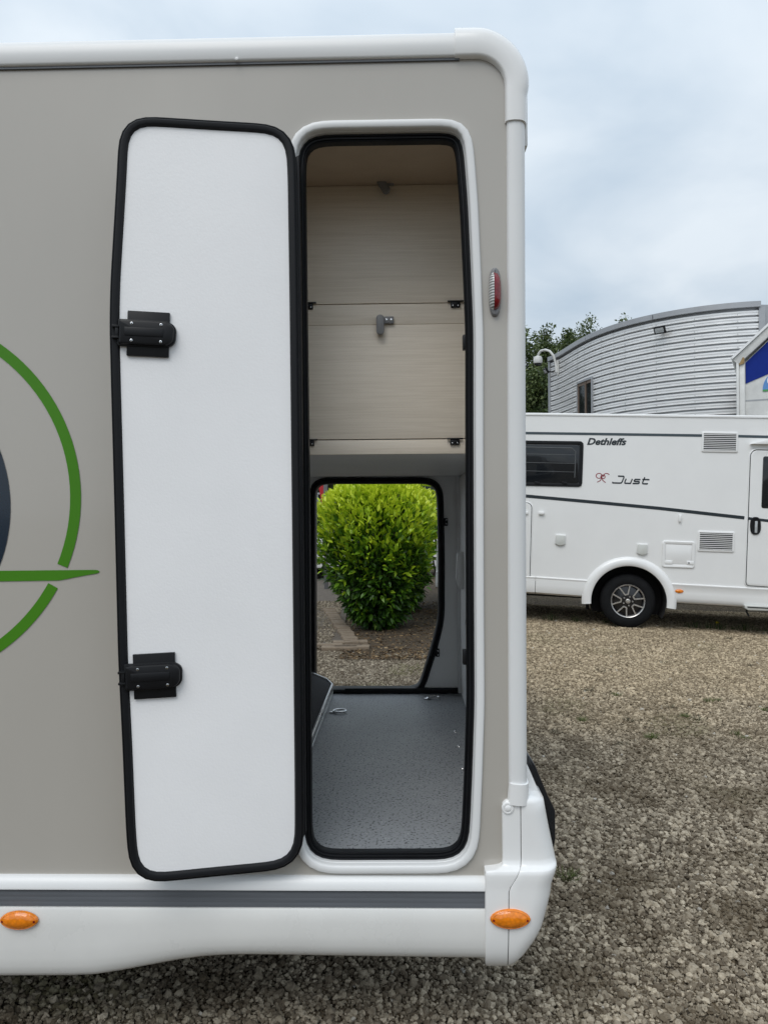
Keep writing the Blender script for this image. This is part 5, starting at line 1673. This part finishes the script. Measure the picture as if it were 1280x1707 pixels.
tree_px(908, 545, 32, 1.7, 9000, 'leafy tree rising directly above the dome camera', seed=2, low=0.12)
tree_px(948, 548, 33, 1.6, 9000, 'leafy tree topping the roof edge right of the dome camera', seed=3, low=0.12)
tree_px(981, 523, 34, 1.3, 5200, 'slender pointed tree rising over the sloping roof edge', seed=4, low=0.2, big=0.12)
tree_px(1040, 516, 36, 1.5, 3800, 'thin tree top just showing over the crest of the roof', seed=5, low=0.3)
tree_px(820, 548, 33, 2.2, 9000, 'broad leafy tree hidden behind the near motorhome', seed=6, low=0.1)
tree_px(893, 610, 27.5, 1.7, 7000, 'low dark tree standing in front of the taller trees by the wall corner', seed=7, low=0.05)

# ================================================================== beyond the far opening: paved edge, railing, vehicles
pv = obj('paved_strip', None, None, None, kind='structure') if False else None
k0 = [at_height(a, c, 0.0) for a, c in ((528, 1078), (570, 1078), (545, 1012), (505, 1012))]
tm_ = mesh('tarmac_path', [(-2.6, k0[0].y, 0.028), (k0[1].x, k0[1].y, 0.028), (k0[2].x - 0.05, 26, 0.028), (-5.5, 26, 0.028)], [(0, 1, 2, 3)])
path_o = obj('path', tm_, 'tarmac', None, kind='structure')
# edging: blocks along the path's right side and across its near end
edge_top = [at_height(549, 1030, 0.03), at_height(578, 1074, 0.03)]
u = (edge_top[0] - edge_top[1]); ln = u.length; u.normalize(); wv = Vector((u.y, -u.x, 0)); wv = wv if wv.x > 0 else -wv
bm_proto = box_mesh('block', -0.085, 0.085, -0.042, 0.042, 0.0, 0.06, 0.008)
bm_proto.materials.append(M['concrete'])
for k in range(34):
    p = edge_top[1] + u * (0.05 + k * 0.092) + wv * 0.07
    o = bpy.data.objects.new('edging_block', bm_proto); COL.objects.link(o); o.parent = path_o
    o.location = (p.x + random.uniform(-.012, .012), p.y, 0.002 + random.uniform(-0.006, 0.006))
    o.rotation_euler = (random.uniform(-.03, .03), random.uniform(-.03, .03), math.atan2(wv.y, wv.x) + random.uniform(-.06, .06))
    o.scale = (random.uniform(0.92, 1.06), 0.97, 1)
e2 = at_height(574, 1077, 0.03)
bm2 = box_mesh('block', -0.24, 0.24, -0.05, 0.05, 0.0, 0.055, 0.01); bm2.materials.append(M['concrete'])
for k in range(5):
    o = bpy.data.objects.new('edging_block', bm2); COL.objects.link(o); o.parent = path_o
    o.location = (e2.x - 0.26 - k * 0.5, e2.y + 0.02 + random.uniform(-.02, .02), random.uniform(-0.004, 0.004)); o.rotation_euler = (0, 0, random.uniform(-.04, .04))
bm3 = box_mesh('block', -0.2, 0.2, -0.075, 0.075, 0.0, 0.05, 0.01); bm3.materials.append(M['concrete'])
for px_, py_, rz in ((584, 1071, 0.1), (586, 1079, -0.05), (566, 1080, 0.05)):
    p = at_height(px_, py_, 0.03)
    o = bpy.data.objects.new('edging_block', bm3); COL.objects.link(o); o.parent = path_o
    o.location = (p.x, p.y, 0.0); o.rotation_euler = (0, 0, rz)

def planting_bed():
    r = np.random.default_rng(11)
    xs_ = np.linspace(-0.55, 1.25, 24); ys_ = np.linspace(8.15, 16, 80)
    v, f = [], []
    for q, y_ in enumerate(ys_):
        for k, x_ in enumerate(xs_):
            ex = 0.10 * math.sin(y_ * 5.1) + 0.05 * math.sin(y_ * 13 + 1)
            ey = 0.16 * math.sin(x_ * 4.3 + 1) + 0.07 * math.sin(x_ * 13)
            X = x_ + ex * (1 if k == 0 or k == len(xs_) - 1 else 0.5); Y = y_ + (ey if q == 0 else 0)
            dist = min(k, len(xs_) - 1 - k, q) / 4.0
            Z = float(ground_z(X, Y)) - 0.012 + min(1, dist) * (0.032 + 0.008 * r.random())
            v.append((X, Y, Z))
    n_ = len(xs_)
    f = [(a * n_ + c, a * n_ + c + 1, (a + 1) * n_ + c + 1, (a + 1) * n_ + c) for a in range(len(ys_) - 1) for c in range(n_ - 1)]
    M['soil'] = mat('brown_soil', (0.062, 0.043, 0.024), 0.95, var=0.55, vscale=16, bump=1.0, bscale=60)
    obj('planting_bed', mesh('planting_bed', v, f, 60), 'soil', None, kind='structure')
    # leaf litter
    n_l = 4200
    x_ = r.uniform(-0.5, 1.15, n_l); y_ = 8.0 + 5 * r.random(n_l) ** 1.5
    pos = np.stack([x_, y_, ground_z(x_, y_) + 0.026], 1)
    dirs = np.stack([r.normal(0, 1, n_l), r.normal(0, 1, n_l), r.normal(0, 0.12, n_l)], 1)
    M['litter'] = tint_mat('leaf_litter', [(0, (0.05, 0.03, 0.015)), (0.6, (0.16, 0.10, 0.045)), (1, (0.30, 0.22, 0.12))], 0.9)
    leaf_cloud('leaf_litter', pos, dirs, r.uniform(0.02, 0.06, n_l), r.random(n_l) ** 1.6, leaf_proto(0.4, 0.3, 0.2), 'litter', None, label='dry brown leaf litter round the foot of the laurel', cat='leaf litter', kind='stuff')
planting_bed()

def car(name, mw, label, L=4.1, h=1.48, roofx=(0.28, 0.78), group=None):
    o = empty(name, mw, label, 'car', group)
    bd = fillet([(0, 0.28), (L, 0.28), (L, 0.72), (L * 0.97, 0.92), (L * 0.74, 1.0), (0.05, 0.98), (0, 0.7)], [0.05, 0.05, 0.12, 0.15, 0.2, 0.15, 0.1], 5)
    b_ = prism('body', bd, 0, 1.75, 'white', o, bev=0.06)
    cb = fillet([(0.12, 0.96), (L * 0.76, 0.98), (L * 0.60, h), (L * 0.2, h)], [0.05, 0.1, 0.2, 0.25], 5)
    c_ = prism('cabin', cb, 0.08, 1.67, 'white', o, bev=0.08)
    for y_ in (0.066, 1.668):
        prism('side_window', fillet([(L * 0.13, 1.0), (L * 0.68, 1.0), (L * 0.575, h - 0.09), (L * 0.2, h - 0.09)], 0.05, 4), y_, y_ + 0.016, 'glass_dark', c_)
    prism('windscreen', [(L * 0.745, 1.0), (L * 0.765, 1.0), (L * 0.612, h - 0.05), (L * 0.592, h - 0.05)], 0.2, 1.55, 'glass_dark', c_)
    for x_ in (L * 0.19, L * 0.81):
        for y_ in (-0.01, 1.56):
            build_wheel(o, x_, y_, 0.31, 0.31, 0.2, False)
    for y_ in (0.15, 1.35):
        box('headlight', L - 0.10, L + 0.012, y_, y_ + 0.25, 0.66, 0.80, 'lamp_glass', o, bev=0.03)
    return o
g1 = at_depth(534, 880, 17.0)
car('parked_car', Matrix.Translation((g1.x - 3.2, 16.6, 0)) @ Matrix.Rotation(R(12), 4, 'Z'), 'tall white parked car with dark windows beside the grey post', 4.4, 2.05)
car('parked_car', Matrix.Translation((-5.6, 22.5, 0)) @ Matrix.Rotation(R(2), 4, 'Z'), 'white parked car further back, below the railing', 4.3, 1.75)
car('parked_car', Matrix.Translation((1.0, 17.5, 0)) @ Matrix.Rotation(R(4), 4, 'Z'), 'white car parked behind the taller laurel bush', 4.0, 1.5)
pp = at_depth(542.5, 840, 15.2)
ban = empty('banner_post', Matrix.Translation((pp.x, pp.y, 0)), 'grey post carrying a red banner', 'post')
box('post', -0.035, 0.045, -0.03, 0.03, -0.05, 3.6, 'post_grey', ban, bev=0.008)
prism('banner', [(-0.06, 1.62), (-0.036, 1.62), (-0.036, 3.5), (-0.5, 3.5), (-0.14, 2.1)], -0.008, 0.008, 'red_paint', ban)
fy = 25.5
fe = empty('railing', Matrix.Translation((0, fy, 0)), 'dark metal railing of upright bars beyond the laurel bush', 'railing')
zr1 = at_depth(560, 821, fy).z; zr0 = at_depth(560, 836, fy).z
xa_, xb_ = -3.6, 2.2
box('top_rail', xa_, xb_, -0.03, 0.03, zr1 - 0.06, zr1, 'trim_grey', fe)
box('bottom_rail', xa_, xb_, -0.02, 0.02, zr0 - 0.05, zr0, 'trim_grey', fe)
for x_ in np.arange(xa_, xb_, 0.155):
    box('bar', x_, x_ + 0.035, -0.012, 0.012, zr0 - 0.001, zr1 - 0.059, 'trim_grey', fe)
for x_ in (xa_, -0.7, xb_):
    box('post', x_ - 0.05, x_ - 0.002, -0.025, 0.025, -0.2, zr1 + 0.03, 'trim_grey', fe)
for i, (x_, y_) in enumerate(((-5.2, 33), (-2.4, 34), (0.6, 33.5))):
    tree(x_, y_, 8.5, 2.6, 6500, ['dark tree behind the railing, beside the red banner', 'dark tree behind the middle of the railing', 'dark tree behind the railing, hidden by the laurel bush'][i], seed=20 + i, low=0.05, big=0.2)

# ================================================================== weeds in the gravel
BLADE = (np.array([(-0.03, 0, 0), (0.03, 0, 0), (-0.02, 0.55, 0.02), (0.02, 0.55, 0.02), (0, 1.0, -0.05)]), [(0, 1, 3, 2), (2, 3, 4)])
WL = leaf_proto(0.35, 0.2, 0.2)
WP = {'p': [], 'd': [], 's': [], 't': []}
def tuft(px_, py_, n, s, t0, upright):
    p = at_height(px_, py_, 0.0)
    gz = float(ground_z(p.x, p.y)); p = at_height(px_, py_, gz + 0.005)
    a = RNG.uniform(0, 6.283, n); q = RNG.random(n)
    WP['p'].append(np.stack([p.x + np.cos(a) * q * s * 0.8, p.y + np.sin(a) * q * s * 0.8, np.full(n, gz + 0.006)], 1))
    d = np.stack([np.cos(a) * (1 - upright), np.sin(a) * (1 - upright), np.full(n, upright) + 0.1], 1) + RNG.normal(0, 0.25, (n, 3))
    d[:, 2] = np.abs(d[:, 2]) + 0.05
    WP['d'].append(d); WP['s'].append(RNG.uniform(0.5, 1.1, n) * s); WP['t'].append(np.clip(t0 + RNG.normal(0, 0.15, n), 0, 1))
for px_, py_ in ((928, 1150), (923, 1222), (1040, 1243), (980, 1152), (1118, 1180), (1048, 1202), (1162, 1200), (1215, 1065), (1105, 1105), (1000, 1120), (1250, 1110), (1200, 1150)):
    tuft(px_, py_, 46, RNG.uniform(0.035, 0.06), 0.15, 0.35)
for px_, py_ in ((970, 1202), (1085, 1232), (1240, 1232), (1180, 1170), (1272, 1185), (1140, 1195), (1025, 1160), (1090, 1230), (945, 1465), (1225, 1225), (1195, 1168)):
    tuft(px_, py_, 80, RNG.uniform(0.03, 0.055), 0.75, 0.5)
for px_ in (1150, 1160, 1180, 1200, 1222, 1240, 1262, 1275, 1030, 1010, 960, 920):
    tuft(px_, 1046 + (px_ - 1150) * 0.05, 40, RNG.uniform(0.06, 0.15), 0.45, 0.8)
leaf_cloud('weeds', np.concatenate(WP['p']), np.concatenate(WP['d']), np.concatenate(WP['s']), np.concatenate(WP['t']), BLADE, 'weed', None, label='scattered small green and reddish weeds growing through the gravel', cat='weeds', kind='stuff')
# a dandelion in flower and a tall dry stalk before the wheel
p = at_height(1195, 1047, -0.08)
dn = empty('dandelion', Matrix.Translation((p.x, p.y, float(ground_z(p.x, p.y)))), 'yellow dandelion flowering beside the white motorhome', 'flower')
tube('stem', [(0, 0, -0.01), (0.005, 0, 0.04), (0.0, 0.005, 0.07)], 0.003, 'weed', dn, seg=6)
M['yellow'] = mat('yellow_petals', (0.75, 0.55, 0.02), 0.6, var=0.2, vscale=80)
lathe('flower_head', [(0.0, 0.026), (0.014, 0.024), (0.027, 0.014), (0.024, 0.004), (0.006, 0.0)], (0, 0.005, 0.066), 'yellow', dn, seg=16, axis='z')
